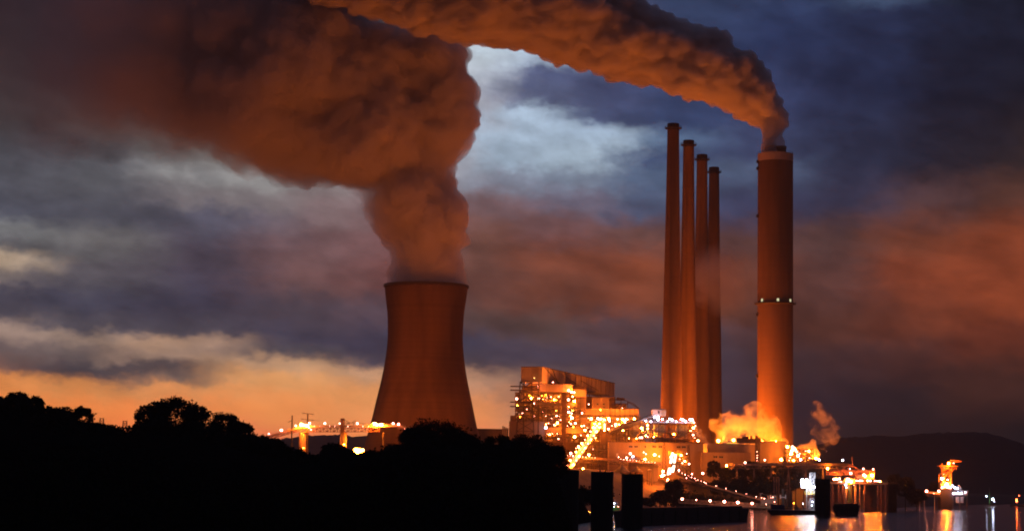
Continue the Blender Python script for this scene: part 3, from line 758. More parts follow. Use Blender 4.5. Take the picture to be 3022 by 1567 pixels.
lamps(root, [c1(*q)+(.6,) for q in ((1370,980),(1490,1030),(1620,1000),(1740,1100),(1795,1110),(1860,1080),(1640,1020),(1240,1000),(1260,1110),(1355,1130),(1400,1240),(1480,1290),(1250,1250),(1350,1200))], 1508)
lamps(root, [c1(*q)+(.6,) for q in ((1600,900+130),(1900,1050),(2050,1050),(1450,1100))], 1512, k='d')
# transfer house
root = thing('transfer_house', 'small brightly lit conveyor transfer house on steel legs in front of the boiler house', 'transfer house', P(1768, 1320, 1436)); root.location.z = GZ
panel(root, 'wall', c1, 1418, 1655, 1046, 1160, 1436, 9, palec)
panel(root, 'roof', c1, 1405, 1668, 1036, 1046, 1435, 11, roofm)
windows(root, c1, ((1612,1638,1062,1150),), 1436, emit('lit_window', (2.6, 2.3, 1.8), False), 'lit_window')
for px in (1747, 1768, 1789):
    for yy in (1437, 1444):
        p_ = P(px, 1268, yy); MB().beam((p_.x, yy, GZ), (p_.x, yy, p_.z+.2), .5).build('leg', steel, root)
lamps(root, [c1(1510,1100)+(.8,), c1(1685,1150)+(.7,), c1(1470,1130)+(.6,), c1(1560,1120)+(.6,)], 1428)
panel(root, 'lower_wall', c1, 1560, 1720, 1165, 1400, 1440, 6, cladd, zb=GZ)

_lamps0(root, [c1(1470,1070)+(.5,), c1(1545,1068)+(.4,), c1(1620,1175)+(.4,)], 1431)  # lamps added in front to brighten the transfer house wall
# lit conveyor running down to the left
def lit_conveyor(name, label, a, b_, w, n, rr_, k='w', m=whitem, legs=True, lampr=.6, gap=None):
    a, b_ = Vector(a), Vector(b_); root = thing(name, label, 'conveyor', (a.x, a.y, GZ-2))
    d = b_-a; s_ = Vector((d.y, -d.x, 0)).normalized()*w/2
    if abs(d.x) < 3 and abs(d.y) < 3: s_ = Vector((w/2, 0, 0))
    mb = MB(); mb.hexa([a-s_-Vector((0,0,.3)), a+s_-Vector((0,0,.3)), b_+s_-Vector((0,0,.3)), b_-s_-Vector((0,0,.3)), a-s_, a+s_, b_+s_, b_-s_]); mb.build('belt_deck', m, root)
    mb = MB(); truss(mb, a-Vector((0,0,1.6)), b_-Vector((0,0,1.6)), 1.3, w, max(4, int(d.length/4)), .16); mb.build('truss', steel, root)
    for sd in (s_, -s_, s_*0):
        mb = MB(); rail(mb, a+sd, b_+sd, 1.2, max(4, int(d.length/3))); mb.build('handrail', steell, root)
    MB().tube(a+Vector((0,0,.5)), b_+Vector((0,0,.5)), w*.22, n=8).build('belt_cover', whitem, root)
    for i in range(n):
        t_ = (i+.5)/n; p_ = a.lerp(b_, t_)
        for sd in (s_, -s_): lamp(root, p_+sd*1.05+Vector((0,0,1.6)), lampr, 'w' if (i % 2 == 0) == (sd is s_) else 'p')
    if legs:
        for i in (1, 2, 3):
            p_ = a.lerp(b_, i/4)
            for sd in (s_, -s_):
                if p_.z-1.5 > GZ-3: MB().beam((p_.x+sd.x, p_.y+sd.y, GZ-6), p_+sd-Vector((0,0,1.4)), .4).build('leg', steel, root)
    return root
lit_conveyor('lit_conveyor', 'glaring floodlit conveyor ramp dropping steeply left from the transfer house', P(1764, 1262, 1432), P(1678, 1384, 1368), 4.2, 10, .4)
# dark enclosed conveyor up to the head house
root = thing('enclosed_conveyor', 'dark tube-like enclosed conveyor slanting up right to the pale head house', 'conveyor', P(1850, 1300, 1430)); root.location.z = GZ
a = Q(c1(1700, 1192), 1428); c = Q(c2(478, 382), 1434)
MB().tube(a, c, 1.35, n=12).build('conveyor_tube', mat('conveyor_cover', (.16,.15,.14), .4, .3, var=.3, scale=.4), root, True)
mb = MB(); truss(mb, a-Vector((0,0,2.3)), c-Vector((0,0,2.3)), 1.2, 2.4, 16, .2); mb.build('truss', steel, root)
for t_ in (.15, .4, .65, .9):
    p_ = a.lerp(c, t_); MB().beam((p_.x, p_.y, GZ), p_-Vector((0,0,2)), .6).build('leg', steel, root)
# head house + walkway
root = thing('head_house', 'pale boxy head house with a ridge roof at the top of the enclosed conveyor', 'head house', P(1945, 1300, 1432)); root.location.z = GZ
panel(root, 'wall', c2, 402, 545, 312, 415, 1432, 9, mat('pale_cladding_cool', (.5,.48,.43), .7, var=.12, scale=.3))
panel(root, 'side_wall', c2, 545, 618, 308, 415, 1433.5, 8, palec)
a_ = P(1925, 1207.8, 1431.4); c_ = P(1966.5, 1208.6, 1431.4); zt_ = a_.z
MB().add([(a_.x-.3,1431.4,zt_),(c_.x+.3,1431.4,zt_-.3),(c_.x+.3,1442.5,zt_-.3),(a_.x-.3,1442.5,zt_),((a_.x+c_.x)/2+.6,1431.4,zt_+1.0),((a_.x+c_.x)/2+.6,1442.5,zt_+1.0)],
         [(0,1,4),(3,5,2),(0,4,5,3),(1,2,5,4),(0,3,2,1)]).build('roof', roofm, root)
windows(root, c2, ((490,515,330,372),), 1432)
for px in (1928, 1944, 1963): MB().beam((P(px,1228,1436).x, 1436, GZ), (P(px,1228,1436).x, 1436, P(px,1228,1436).z+.3), .6).build('leg', steel, root)
lamps(root, [c2(440,430)+(.9,), c2(492,430)+(.9,), c2(495,470)+(1.0,), c2(560,465)+(.7,), c2(480,455)+(.8,)], 1426, k='c')
root = thing('precipitator_frame', 'wide cross-braced steel frame with blue-grey hoppers under a lamp-lit walkway', 'steel frame', P(1955, 1320, 1438)); root.location.z = GZ
steel_block(root, 1846, 2060, 1249, 1310, 1440, 24, 11, 3, 31, eq=.45, wall=cladd, wallfrac=.35, brace=.95)
for x0, x1 in ((45, 195), (428, 592), (788, 962)):
    a_, c_ = c2(x0, 545), c2(x1, 675); lo = c2((x0+x1)/2, 740)
    p0 = Q(a_, 1446); p1 = Q((c_[0], a_[1]), 1446); zb_ = Q(c_, 1446).z; pl = Q(lo, 1446)
    mb = MB(); mb.box(p0.x, p1.x, 1446, 1454, zb_, p0.z)
    mb.hexa([(pl.x-1, 1449, pl.z), (pl.x+1, 1449, pl.z), (pl.x+1, 1451, pl.z), (pl.x-1, 1451, pl.z), (p0.x, 1446, zb_-.05), (p1.x, 1446, zb_-.05), (p1.x, 1454, zb_-.05), (p0.x, 1454, zb_-.05)])
    mb.build('hopper', mat('blue_grey_cladding', (.30,.36,.42), .6, var=.25, scale=.4), root)
panel(root, 'walkway_deck', c2, 230, 1070, 500, 522, 1434, 6, steell)
mb = MB(); a_ = Q(c2(230, 500), 1433.8); c_ = Q(c2(1070, 500), 1433.8); rail(mb, (a_.x, 1433.8, a_.z), (c_.x, 1433.8, a_.z), 1.5); mb.build('handrail', steell, root)
lamps(root, [c2(*q)+(.85,) for q in ((680,462),(715,472),(860,465),(895,475),(1000,465),(1032,472))], 1430, k='c')
lamps(root, [c2(*q)+(.6,) for q in ((300,490),(380,500),(640,500),(780,500),(930,500))], 1430, k='c')
lamps(root, [c2(*q)+(.75,) for q in ((232,600),(205,752),(235,752),(1050,600),(1045,710),(1060,515))], 1432)
lamps(root, [c2(*q)+(.6,) for q in ((325,560),(320,640),(410,650),(300,720),(1080,570),(1070,760),(30,760),(940,640),(330,740),(420,740),(40,620))], 1448)
_lamps0(root, [c2(*q)+(.5,) for q in ((60,700),(250,640),(330,610),(400,700),(650,620),(740,700),(1010,650),(-60,640),(150,760))], 1461)  # lamps added inside the frame to brighten its background
# --- long building with window pairs
root = thing('long_low_building', 'long low orange-lit building with a line of paired dark windows near its roof', 'building', P(1935, 1385, 1418)); root.location.z = GZ-4
panel(root, 'wall', c2, -285, 1200, 832, 1260, 1418, 16, palec, zb=GZ-6)
panel(root, 'roof_edge', c2, -290, 1206, 824, 832, 1417.6, 17, roofm)
windows(root, c2, ((32,90,880,908),(116,176,880,908),(276,304,880,908),(400,462,882,910),(498,560,882,910),(785,845,887,915),(868,930,887,915)), 1418)
lamps(root, [c2(*q)+(.9,) for q in ((55,1005),(438,1022))], 1408)
lamps(root, [c2(*q)+(.55,) for q in ((265,985),(300,1010),(512,1047),(945,1000))], 1412)
lamps(root, [c2(-10,1075)+(.5,), c2(285,1095)+(.8,), c2(-130,1060)+(.5,)], 1404)
lamps(root, [c2(97,1048)+(.7,)], 1404, k='c')
panel(root, 'door', c2, -170, -135, 1000, 1060, 1417.7, .3, whitem)
panel(root, 'downpipe', c2, 205, 210, 835, 1200, 1417.5, .4, steell)
# lean-to roof in front of it
root = thing('lean_to_shed', 'dark sloping shed roof in front of the long low building', 'shed', P(1905, 1372, 1400)); root.location.z = GZ-4
p = [P(1866, 1342, 1400), P(1944, 1364, 1400), P(1944, 1366, 1400), P(1852, 1352, 1400)]
MB().hexa([(p[3].x,1398,p[3].z-.4),(p[1].x,1398,p[1].z-.5),(p[1].x,1410,p[1].z-.5),(p[0].x,1410,p[0].z-.6),(p[3].x,1398,p[3].z),(p[1].x,1398,p[1].z),(p[1].x,1410,p[1].z+.1),(p[0].x,1410,p[0].z)]).build('roof', roofm, root)
MB().box(p[3].x+1, p[1].x-.5, 1399, 1409, GZ-6, p[1].z-.55).build('wall', cladd, root)
# --- dark ribbed building and the white block in front
root = thing('ribbed_building', 'large dark ribbed-metal building with rooftop machinery beneath the rising steam', 'building', P(2190, 1380, 1448)); root.location.z = GZ-4
rib = mat('ribbed_metal', (.24, .19, .15), .55, .1, var=.2, scale=.2, zstreak=True)
panel(root, 'wall', c2, 1268, 2052, 848, 1260, 1448, 30, rib, zb=GZ-6)
panel(root, 'wall', c4, 1108, 1502, 12, 320, 1452, 30, rib, zb=GZ-6)
panel(root, 'roof_edge', c4, 1100, 1508, 6, 14, 1451.6, 31, steel)
for i in range(26):
    x0 = 1116+i*15; a_ = c4(x0, 15); c_ = c4(x0+4, 330); mb = MB(); pb(mb, a_[0], c_[0], a_[1], c_[1], 1451.75, .3); mb.build('cladding_rib', rib, root)
for x0, x1, y0, y1 in ((1740,1830,760,840),(1820,1920,735,775),(1830,1900,770,840),(1905,2030,775,845),(1950,1975,720,780),(2030,2072,720,845)):
    panel(root, 'rooftop_unit', c2, x0, x1, y0, y1, 1450, 4, steel)
a_ = Q(c2(1735, 768), 1449); c_ = Q(c2(2170, 775), 1449); mb = MB(); truss(mb, (a_.x, 1449, a_.z-2.5), (c_.x, 1449, a_.z-2.5), 2.5, 3, 14, .25); mb.build('roof_gantry', steel, root)
windows(root, c2, ((1575,1745,830,848),), 1447, emit('lit_rooflight', (1.1, .55, .10), False), 'rooflight')
_lamps0(root, [(2120,1300,1.1),(2165,1298,1.1),(2205,1302,1.2),(2250,1302,1.0),(2290,1304,1.2)], 1482)  # unseen lamp rows added behind the buildings to light chimneys, steam and plumes
_lamps0(root, [(1985,1330,1.6),(2020,1345,1.5),(2110,1345,1.6),(2160,1345,1.5),(2230,1350,1.7),(2330,1362,1.4)], 1492)
_lamps0(root, [(1960,1340,1.4),(2050,1350,1.4)], 1560)
_lamps0(root, [(2085,1312,1.2),(2060,1300,1.1)], 1500)
root = thing('pipe_tower', 'narrow dark lattice pipe tower with a lit ladder between the white block and ribbed building', 'tower', P(2236, 1370, 1440)); root.location.z = GZ-4
p_ = P(2236, 1290, 1442); lattice_tower(root, p_.x, 1442, GZ-4, p_.z, 2.8, 2.8, 12, steel, 'lattice', .4)
for dx in (-.8, .1, .9): MB().tube((p_.x+dx, 1442, GZ-4), (p_.x+dx, 1442, p_.z-.5), .35, n=8).build('pipe', steel, root)
lamps(root, [c4(1073,160)+(.5,), c4(1073,215)+(.4,), c4(1073,250)+(.4,), c4(1073,292)+(.4,)], 1437)
root = thing('white_block', 'plain flat-fronted pale building with one pair of windows, behind the bank trees', 'building', P(2143, 1382, 1412)); root.location.z = GZ-4
panel(root, 'wall', c2, 1176, 1955, 992, 1290, 1412, 14, palec, zb=GZ-6)
panel(root, 'roof_edge', c2, 1170, 1960, 985, 992, 1411.7, 15, clad)
windows(root, c2, ((1365,1392,1042,1070),(1398,1426,1042,1070),(1455,1484,1044,1072),(1490,1518,1044,1072)), 1412)
# --- lattice masts in front of the long building
for nm, px, pt, lab in (('lattice_mast', 1960.5, 1305, 'tapering dark lattice mast in front of the long building, left of the glaring chute'),
                    ('lattice_mast', 2032, 1314, 'tapering dark lattice mast in front of the long building, right of the glaring chute')):
    p_ = P(px, pt, 1404); root = thing(nm, lab, 'mast', (p_.x, 1404, GZ-4), 'lattice masts')
    lattice_tower(root, p_.x, 1404, GZ-4, p_.z, 3.6, .9, 9, steel, 'lattice', .3)
    MB().box(p_.x-1.1, p_.x+1.1, 1403, 1405, p_.z, p_.z+.35).build('platform', steel, root)
# --- bright chute tower in front of the long building
root = thing('glaring_chute_tower', 'small tower with two blindingly white vertical chutes and a yellow-lit top', 'tower', P(1988, 1385, 1396)); root.location.z = GZ-6
steel_block(root, 1984, 2028, 1333, 1392, 1398, 8, 4, 5, 44, eq=.7, wall=clad, wallfrac=.6, brace=.5)
panel(root, 'head_box', c3, 1665, 1870, 150, 215, 1398, 6, yellowm)
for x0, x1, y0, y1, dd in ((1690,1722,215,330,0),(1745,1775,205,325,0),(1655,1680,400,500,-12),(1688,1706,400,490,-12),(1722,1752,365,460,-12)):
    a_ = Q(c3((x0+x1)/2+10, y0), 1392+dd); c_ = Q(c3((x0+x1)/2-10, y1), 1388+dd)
    MB().beam(a_, c_, (x1-x0)/5*mpp(1390), .5).build('chute', emit('emissive_chute', (5.0, 3.6, 2.6), False), root)  # floodlit glare put into the chutes as their own glow
lamps(root, [c3(*q)+(.9,) for q in ((1725,190),(1700,240),(1760,215),(1750,300),(1710,300))], 1388)
lamps(root, [c3(*q)+(1.0,) for q in ((1585,450),(1575,495),(1600,505),(1565,520),(1680,480),(1730,400))], 1376)
lamps(root, [c3(*q)+(.6,) for q in ((1850,215),(1830,270),(1870,330),(1905,300),(1640,590),(1665,600),(1655,570))], 1394)
lamps(root, [c3(1970,342)+(.85,), c3(1818,435)+(.85,), c3(1935,190)+(.55,), c3(1300,160)+(.4,)], 1384)
# --- level conveyor with under-lights
root = thing('level_conveyor', 'nearly level trussed conveyor lit from below by a row of lamps', 'conveyor', P(1800, 1390, 1392)); root.location.z = GZ-6
a = P(1655, 1349, 1392); c = P(1950, 1370, 1396)
mb = MB(); truss(mb, a-Vector((0,0,2.2)), c-Vector((0,0,2.2)), 2.2, 3.0, 26, .25); mb.build('truss', steel, root)
mb = MB(); mb.beam(a+Vector((0,0,.9)), c+Vector((0,0,.9)), 3.2, 1.5); mb.build('belt_housing', mat('rusty_housing', (.20,.10,.06), .8, var=.3, scale=.3), root)
mb = MB(); mb.beam(a+Vector((0,-2,.1)), c+Vector((0,-2,.1)), 1.2, .15); rail(mb, a+Vector((0,-2.5,.2)), c+Vector((0,-2.5,.2))); mb.build('walkway', steell, root)
for i in range(6):
    p_ = a.lerp(c, (i+.5)/6); mb = MB(); mb.beam((p_.x-1.5, p_.y, GZ-10), p_-Vector((0,0,2)), .45); mb.beam((p_.x+1.5, p_.y, GZ-10), p_-Vector((0,0,2)), .45); mb.build('trestle', steel, root)
lamps(root, [c3(*q)+(.85,) for q in ((223,185),(490,210),(1095,190),(1047,250),(1320,270),(1460,205))], 1386)
lamps(root, [c3(170+i*46, 215+i*4.2)+(.32,) for i in range(10)]+[c3(960+i*46, 272+i*4.5)+(.32,) for i in range(12)], 1388)
lamps(root, [c3(337,88)+(.7,), c3(300,110)+(.5,), c3(553,122)+(.35,)], 1398)
lamps(root, [c3(404,415)+(.95,), c3(380,458)+(1.0,), c3(395,490)+(.6,)], 1380)
# --- thatch-like conical roofs
for x0, x1, xa, ya, ye, lab in ((855,1100,990,345,460,'widest dark conical roof on posts, just above the left mooring cells'),
                                (1100,1290,1195,370,455,'middle-sized dark conical roof on posts beside the widest one'),
                                (1340,1430,1395,405,440,'smallest dark pyramid roof, right of the two conical roofs')):
    Y_ = 1385; pa = Q(c3(xa, ya), Y_); pe0 = Q(c3(x0, ye), Y_); pe1 = Q(c3(x1, ye), Y_); r_ = (pe1.x-pe0.x)/2; cxx = (pe0.x+pe1.x)/2
    root = thing('conical_shelter', lab, 'shelter', (cxx, Y_, pe0.z-8), 'dark conical shelter roofs')
    MB().lathe(cxx, Y_, [(r_, pe0.z), (r_*.5, (pe0.z+pa.z)/2), (.1, pa.z)], 16).build('roof', roofm, root)
    for i in range(6):
        a_ = math.pi*2*i/6+.3; MB().beam((cxx+math.cos(a_)*r_*.85, Y_+math.sin(a_)*r_*.85, pe0.z-10), (cxx+math.cos(a_)*r_*.85, Y_+math.sin(a_)*r_*.85, pe0.z+.3), .35).build('post', steel, root)
# --- scaffold of pipes left of the cells
root = thing('pipe_scaffold', 'open scaffold of thin pipes and ladders behind the left mooring cell', 'scaffold', P(1760, 1395, 1400)); root.location.z = GZ-6
steel_block(root, 1735, 1790, 1310, 1385, 1402, 8, 5, 6, 52, eq=.5, brace=.5)
root = thing('pump_house', 'small orange-lit platform house left of the first tall mooring cell', 'pump house', P(1716, 1400, 1372)); root.location.z = GZ-6
panel(root, 'wall', c3, 355, 430, 440, 520, 1372, 5, palec); panel(root, 'roof', c3, 345, 440, 432, 440, 1371, 7, roofm)
for px in (1712, 1725): MB().beam((P(px,1404,1374).x, 1374, GZ-10), (P(px,1404,1374).x, 1374, P(px,1404,1374).z+.2), .4).build('leg', steel, root)
# --- scrubber steelwork by the big stack
root = thing('scrubber_frame', 'blazing steelwork right of the thick stack with bright steam behind it', 'steel frame', P(2355, 1362, 1440)); root.location.z = GZ-2
steel_block(root, 2322, 2400, 1322, 1372, 1440, 16, 6, 4, 61, eq=1.1, wall=clad, wallfrac=.5, brace=.8)
lamps(root, [c4(*q)+(1.0,) for q in ((1520,90),(1595,92),(1585,150),(1572,195),(1660,165),(1675,222),(1625,120),(1640,135))], 1432)
lamps(root, [c4(*q)+(.6,) for q in ((1790,152),(1838,153),(1845,255),(1545,290),(1610,290),(1560,250),(1700,190))], 1436)
_lamps0(root, [(2340,1350,1.0),(2362,1356,1.1),(2385,1356,1.0),(2408,1352,.8)], 1461)  # lamps added behind the steelwork to make the steam puff brighter
# --- long dark conveyor bridge to the unloading dock
root = thing('dark_conveyor_bridge', 'long dark level conveyor bridge carrying widely spaced lamps over the bank trees', 'conveyor', P(2370, 1400, 1362)); root.location.z = 12
a = P(2150, 1368, 1362); c = P(2505, 1368, 1352)
mb = MB(); truss(mb, a-Vector((0,0,3)), c-Vector((0,0,3)), 3.2, 3.4, 30, .3); mb.build('truss', steel, root)
mb = MB(); mb.beam(a+Vector((0,0,-.5)), c+Vector((0,0,-.5)), 3.0, 1.4); mb.build('belt_housing', cladd, root)
for i in range(7):
    p_ = a.lerp(c, (i+.5)/7); mb = MB(); mb.beam((p_.x-2, p_.y, 0), p_-Vector((0,0,3)), .6); mb.beam((p_.x+2, p_.y, 0), p_-Vector((0,0,3)), .6); mb.beam((p_.x-2, p_.y, 10), (p_.x+2, p_.y, 14), .3); mb.build('trestle', steel, root)
lamps(root, [c4(*q)+(.85,) for q in ((620,365),(895,322),(1187,285),(1427,278),(270,480),(110,490))], 1356)
lamps(root, [c4(1715,280)+(.75,), c4(1990,282)+(.75,), c5(533,287)+(.7,)], 1354, k='c')
lamps(root, [c5(312,410)+(.8,)], 1350)
# --- small building behind cooling tower
root = thing('low_warehouse', 'low pale warehouse just right of the cooling tower foot', 'warehouse', P(1455, 1300, 1600)); root.location.z = GZ
a_ = P(1405, 1266, 1600); c_ = P(1500, 1266, 1600)
MB().box(a_.x, c_.x, 1600, 1625, GZ, a_.z).build('wall', clad, root); MB().box(a_.x-.4, c_.x+.4, 1599.6, 1625.4, a_.z, a_.z+.5).build('roof', roofm, root)
for i in range(4): MB().tube((P(1484+i*5,1262,1590).x, 1590, GZ), (P(1484+i*5,1262,1590).x, 1590, P(1484,1262,1590).z+1.5-i*.5), .5, n=10).build('vent_pipe', pipem, root)

lamps.thr = 1.2; lamps.mod = 2
# ------------------------------------------------------------------ conveyor by the cooling tower (left)
root = thing('overhead_conveyor', 'long trussed overhead conveyor with floodlights crossing in front of the cooling tower', 'conveyor', P(990, 1340, 1440)); root.location.z = 20
CY = 1440
a = Q(c7(225, 548), CY); b1 = Q(c7(760, 400), CY); c = Q(c7(1880, 395), CY); d = Q(c7(2150, 385), CY); e = Q(c7(2425, 455), CY)
for p0, p1, n in ((a, b1, 12), (b1, c, 22), (d, e, 7)):
    mb = MB(); truss(mb, p0-Vector((0,0,3.2 if p0 is b1 else 1.8)), p1-Vector((0,0,3.2 if p0 is b1 else 1.8)), 2.6 if p0 is b1 else 1.5, 3.0, n, .28); mb.build('truss', mat('rust_red_steel', (.12,.05,.03), .7, var=.3, scale=.4), root)
for p0, p1 in ((a, b1), (b1, c), (c, d), (d, e)):
    mb = MB(); mb.beam(p0+Vector((0,0,.5)), p1+Vector((0,0,.5)), 2.6, 1.1); mb.build('belt_housing', clad, root)
    mb = MB(); rail(mb, p0+Vector((0,-1.7,.9)), p1+Vector((0,-1.7,.9)), 1.1); mb.build('handrail', steell, root)
for x0, x1 in ((705, 808), (1305, 1405)):
    p0 = Q(c7(x0, 480), CY); p1 = Q(c7(x1, 480), CY); rr_ = (p1.x-p0.x)/2
    MB().tube((p0.x+rr_, CY+1, 12), (p0.x+rr_, CY+1, p0.z+.5), rr_, n=28).build('silo_pier', palec, root, False)
p0 = Q(c7(822, 470), CY+2); MB().tube((p0.x, CY+4, 12), (p0.x, CY+4, p0.z), .9, n=10).build('support_column', steel, root)
p0 = Q(c7(1938, 470), CY); MB().beam((p0.x, CY, 12), (p0.x, CY, p0.z), .9).build('support_column', steel, root)
# drive tower on it
p0 = Q(c7(1315, 268), CY); p1 = Q(c7(1365, 470), CY)
MB().box(p0.x, p1.x, CY-2, CY+2, p1.z, p0.z).build('drive_tower', cladd, root)
mb = MB()
for (xa, ya, xb, yb) in ((1365,290,1440,330),(1440,330,1760,358),(1340,300,1285,315),(1365,330,1440,340),(1440,330,1440,375),(1365,375,1440,335),(1480,335,1530,300),(1500,345,1500,380)):
    mb.beam(Q(c7(xa, ya), CY), Q(c7(xb, yb), CY), .35)
mb.build('stay', steel, root)
lamps(root, [c7(*q)+(r_,) for q, r_ in (((265,495),.95),((447,440),.95),((660,375),.95),((860,338),.95),((1083,342),.95),((1558,342),.95),((2082,342),.95),((2160,352),.95),((2368,415),.9))], CY-4)
lamps(root, [c7(*q)+(r_,) for q, r_ in (((740,360),1.3),((780,365),1.4),((820,372),1.2),((1300,342),.7),((1810,345),1.4),((1845,362),1.3),((1908,360),1.4),((850,400),.7),((880,430),.6))], CY-4)
lamps(root, [c7(*q)+(.3,) for q in ((930,380),(1010,385),(1150,380),(1230,385),(1420,385),(1640,385),(1720,385),(2250,420),(2300,440))], CY-3)
lamps(root, [c7(750,780)+(.9,), c7(1365,650)+(.8,), c7(770,700)+(.5,)], 1433, k='d')  # dim lamps added low down to light the piers
root = thing('low_yard_light', 'fierce low yard floodlight glaring at the foot of the cooling tower', 'floodlight', P(1058, 1350, 1440)); root.location.z = 16
for x, y, r_ in ((1540,730,2.2),(1580,740,2.6),(1625,735,1.6),(1555,760,2.0)): lamp(root, Q(c7(x, y), 1440), r_, 'd')
lamp(root, Q(c7(1640, 730), 1436), .9, 'w')
p0 = Q(c7(1575, 790), 1441); MB().beam((p0.x, 1441, 12), (p0.x, 1441, p0.z+2), .5).build('pole', steel, root)
# poles
root = thing('utility_pole', 'tall bare utility pole with one slanting arm left of the overhead conveyor peak', 'utility pole', P(862, 1310, 1400)); root.location.z = 15
p0 = Q(c7(607, 225), 1400); MB().tube((p0.x, 1400, 12), (p0.x, 1400, p0.z), .55, .4, n=8).build('pole', steel, root)
MB().beam(Q(c7(545, 325), 1400), Q(c7(607, 298), 1400), .3).build('arm', steel, root)
root = thing('transmission_pole', 'tall two-armed transmission pole standing behind the brightest conveyor lamp', 'transmission pole', P(908, 1310, 1480)); root.location.z = 18
p0 = Q(c7(835, 200), 1480); MB().tube((p0.x, 1480, 16), (p0.x, 1480, p0.z), .65, .45, n=8).build('pole', steel, root)
for (xa, ya, xb, yb) in ((752,192,920,208),(738,278,928,294)): MB().beam(Q(c7(xa, ya), 1480), Q(c7(xb, yb), 1480), .4).build('crossarm', steel, root)
mb = MB(); mb.beam(Q(c7(925,292),1480), Q(c7(1005,302),1480), .12); mb.build('cable', steel, root)
for px, pt, lab in ((300.6, 1234, 'faint lattice pylon top behind the small scrubby trees at left'), (369, 1242, 'faint lattice pylon top in the gap left of the biggest tree')):
    p0 = P(px, pt, 1900); root = thing('pylon', lab, 'pylon', (p0.x, 1900, 10), 'distant pylon tops'); kk = mpp(1900)
    lattice_tower(root, p0.x, 1900, 10, p0.z, 9, 9*kk*1.1, 9, mat('rust_red_steel', (.12,.05,.03)), 'lattice', .35)
    MB().beam((p0.x-6*kk, 1900, p0.z), (p0.x+6*kk, 1900, p0.z), .5).build('crossarm', steel, root)

lamps.thr = .7; lamps.mod = 4
# ------------------------------------------------------------------ river works
def Wp(px, py): return on_water(px, py)
# mooring cells: (left px, right px, top py, base py)
def cell(lp, rp, tp, bp_, label, seed, m=cellm, ribs=22):
    w = on_water((lp+rp)/2, bp_); Y = w.y; r_ = (rp-lp)/2*mpp(Y); Y += r_; w = P((lp+rp)/2, bp_, Y); zt = P((lp+rp)/2, tp, Y).z
    root = thing('mooring_cell', label, 'mooring cell', (w.x, Y, 0), 'round sheet-pile mooring cells')
    rd = random.Random(seed); mb = MB(); vs = []; n = ribs*4
    prof = []
    for j, z in enumerate([-4, 0.4, zt*.33, zt*.66, zt-.9, zt-.3]):
        for k in range(n):
            a = 2*math.pi*k/n; rr_ = r_*(1 + (.018 if k % 4 < 2 else -.006)) + (rd.random()-.5)*.05
            vs.append((w.x+rr_*math.cos(a), Y+rr_*math.sin(a), z+(rd.random()*.35 if j == 5 else 0)))
    fs = [(j*n+k, j*n+(k+1) % n, (j+1)*n+(k+1) % n, (j+1)*n+k) for j in range(5) for k in range(n)]
    mb.add(vs, fs).build('sheet_pile_wall', m, root)
    mb = MB(); vs = [(w.x, Y, zt-.1)]
    for k in range(n):
        a = 2*math.pi*k/n; vs.append((w.x+r_*.985*math.cos(a), Y+r_*.985*math.sin(a), zt-.35+rd.random()*.3))
    mb.add(vs, [(0, 1+k, 1+(k+1) % n) for k in range(n)]).build('cap', m, root)
    mb = MB()
    for z in (zt*.25, zt*.5, zt*.75):
        mb.lathe(w.x, Y, [(r_*1.02, z), (r_*1.035, z+.05), (r_*1.035, z+.4), (r_*1.02, z+.45)], 40)
    mb.build('fender_band', m, root)
    for a in (-1.9, -1.2): MB().tube((w.x+r_*.7*math.cos(a), Y+r_*.7*math.sin(a), zt-.4), (w.x+r_*.7*math.cos(a), Y+r_*.7*math.sin(a), zt+.5), .28, n=8).build('bollard', m, root)
    return root
cell(1743, 1808, 1391, 1566, 'tallest black mooring cell, left of the pair standing before the orange yard', 1)
cell(1834, 1896, 1397, 1556, 'black mooring cell rising behind the big barge, right of the pair', 2)
cell(1630, 1706, 1385, 1572, 'black mooring cell merging with the dark tree bank at left', 3)
cell(2405, 2450, 1412, 1523, 'lone black mooring cell right of the white floodlit sign board', 4)
cell(2312, 2338, 1428, 1500, 'grey concrete cell dimly lit beside the blue container', 5, cellg)
cell(2795, 2812, 1443, 1482, 'squat dark cell under the far loading tower', 6)

# barges
def barge(name, label, pts, ztop, m, coam=True, cat='barge'):
    """pts: four hull corners on the water (front-left, front-right, back-right, back-left)"""
    c = sum(pts, Vector())/4; root = thing(name, label, cat, (c.x, c.y, 0))
    fl, fr, br, bl = pts; d = (fr-fl).normalized()
    def up(v, z, o=Vector()): return Vector((v.x, v.y, z))+o
    rk = d*3.0
    MB().hexa([up(fl,-.5,rk), up(fr,-.5,-rk), up(br,-.5,-rk), up(bl,-.5,rk), up(fl,ztop), up(fr,ztop), up(br,ztop), up(bl,ztop)]).build('hull', m, root)
    mb = MB(); mb.hexa([up(p_, ztop) for p_ in (fl,fr,br,bl)]+[up(p_, ztop+.25) for p_ in (fl,fr,br,bl)]); mb.build('gunwale', m, root)
    if coam:
        q_ = [fl.lerp(br,.06), fr.lerp(bl,.06), br.lerp(fl,.06), bl.lerp(fr,.06)]
        MB().hexa([up(p_, ztop+.25) for p_ in q_]+[up(p_, ztop+1.3) for p_ in q_]).build('cargo_coaming', m, root)
    for t_ in (.05, .35, .65, .95):
        p_ = fl.lerp(fr, t_)+(bl-fl)*.03; MB().tube(up(p_, ztop+.2), up(p_, ztop+.9), .22, n=8).build('bollard', m, root)
    for t_ in [i/12 for i in range(1, 12)]:
        p_ = fl.lerp(fr, t_); n_ = Vector((d.y, -d.x, 0))*.12
        MB().beam(up(p_, .3)+n_, up(p_, ztop-.05)+n_, .3).build('rub_strake', m, root)
    return root
fl, fr = Wp(1809, 1552), Wp(2210, 1537); bk = Vector((2, 16, 0))
barge('moored_barge', 'long low black barge moored on the river in front of the yard', [fl, fr, fr+bk, fl+bk], 5.6, blackst)
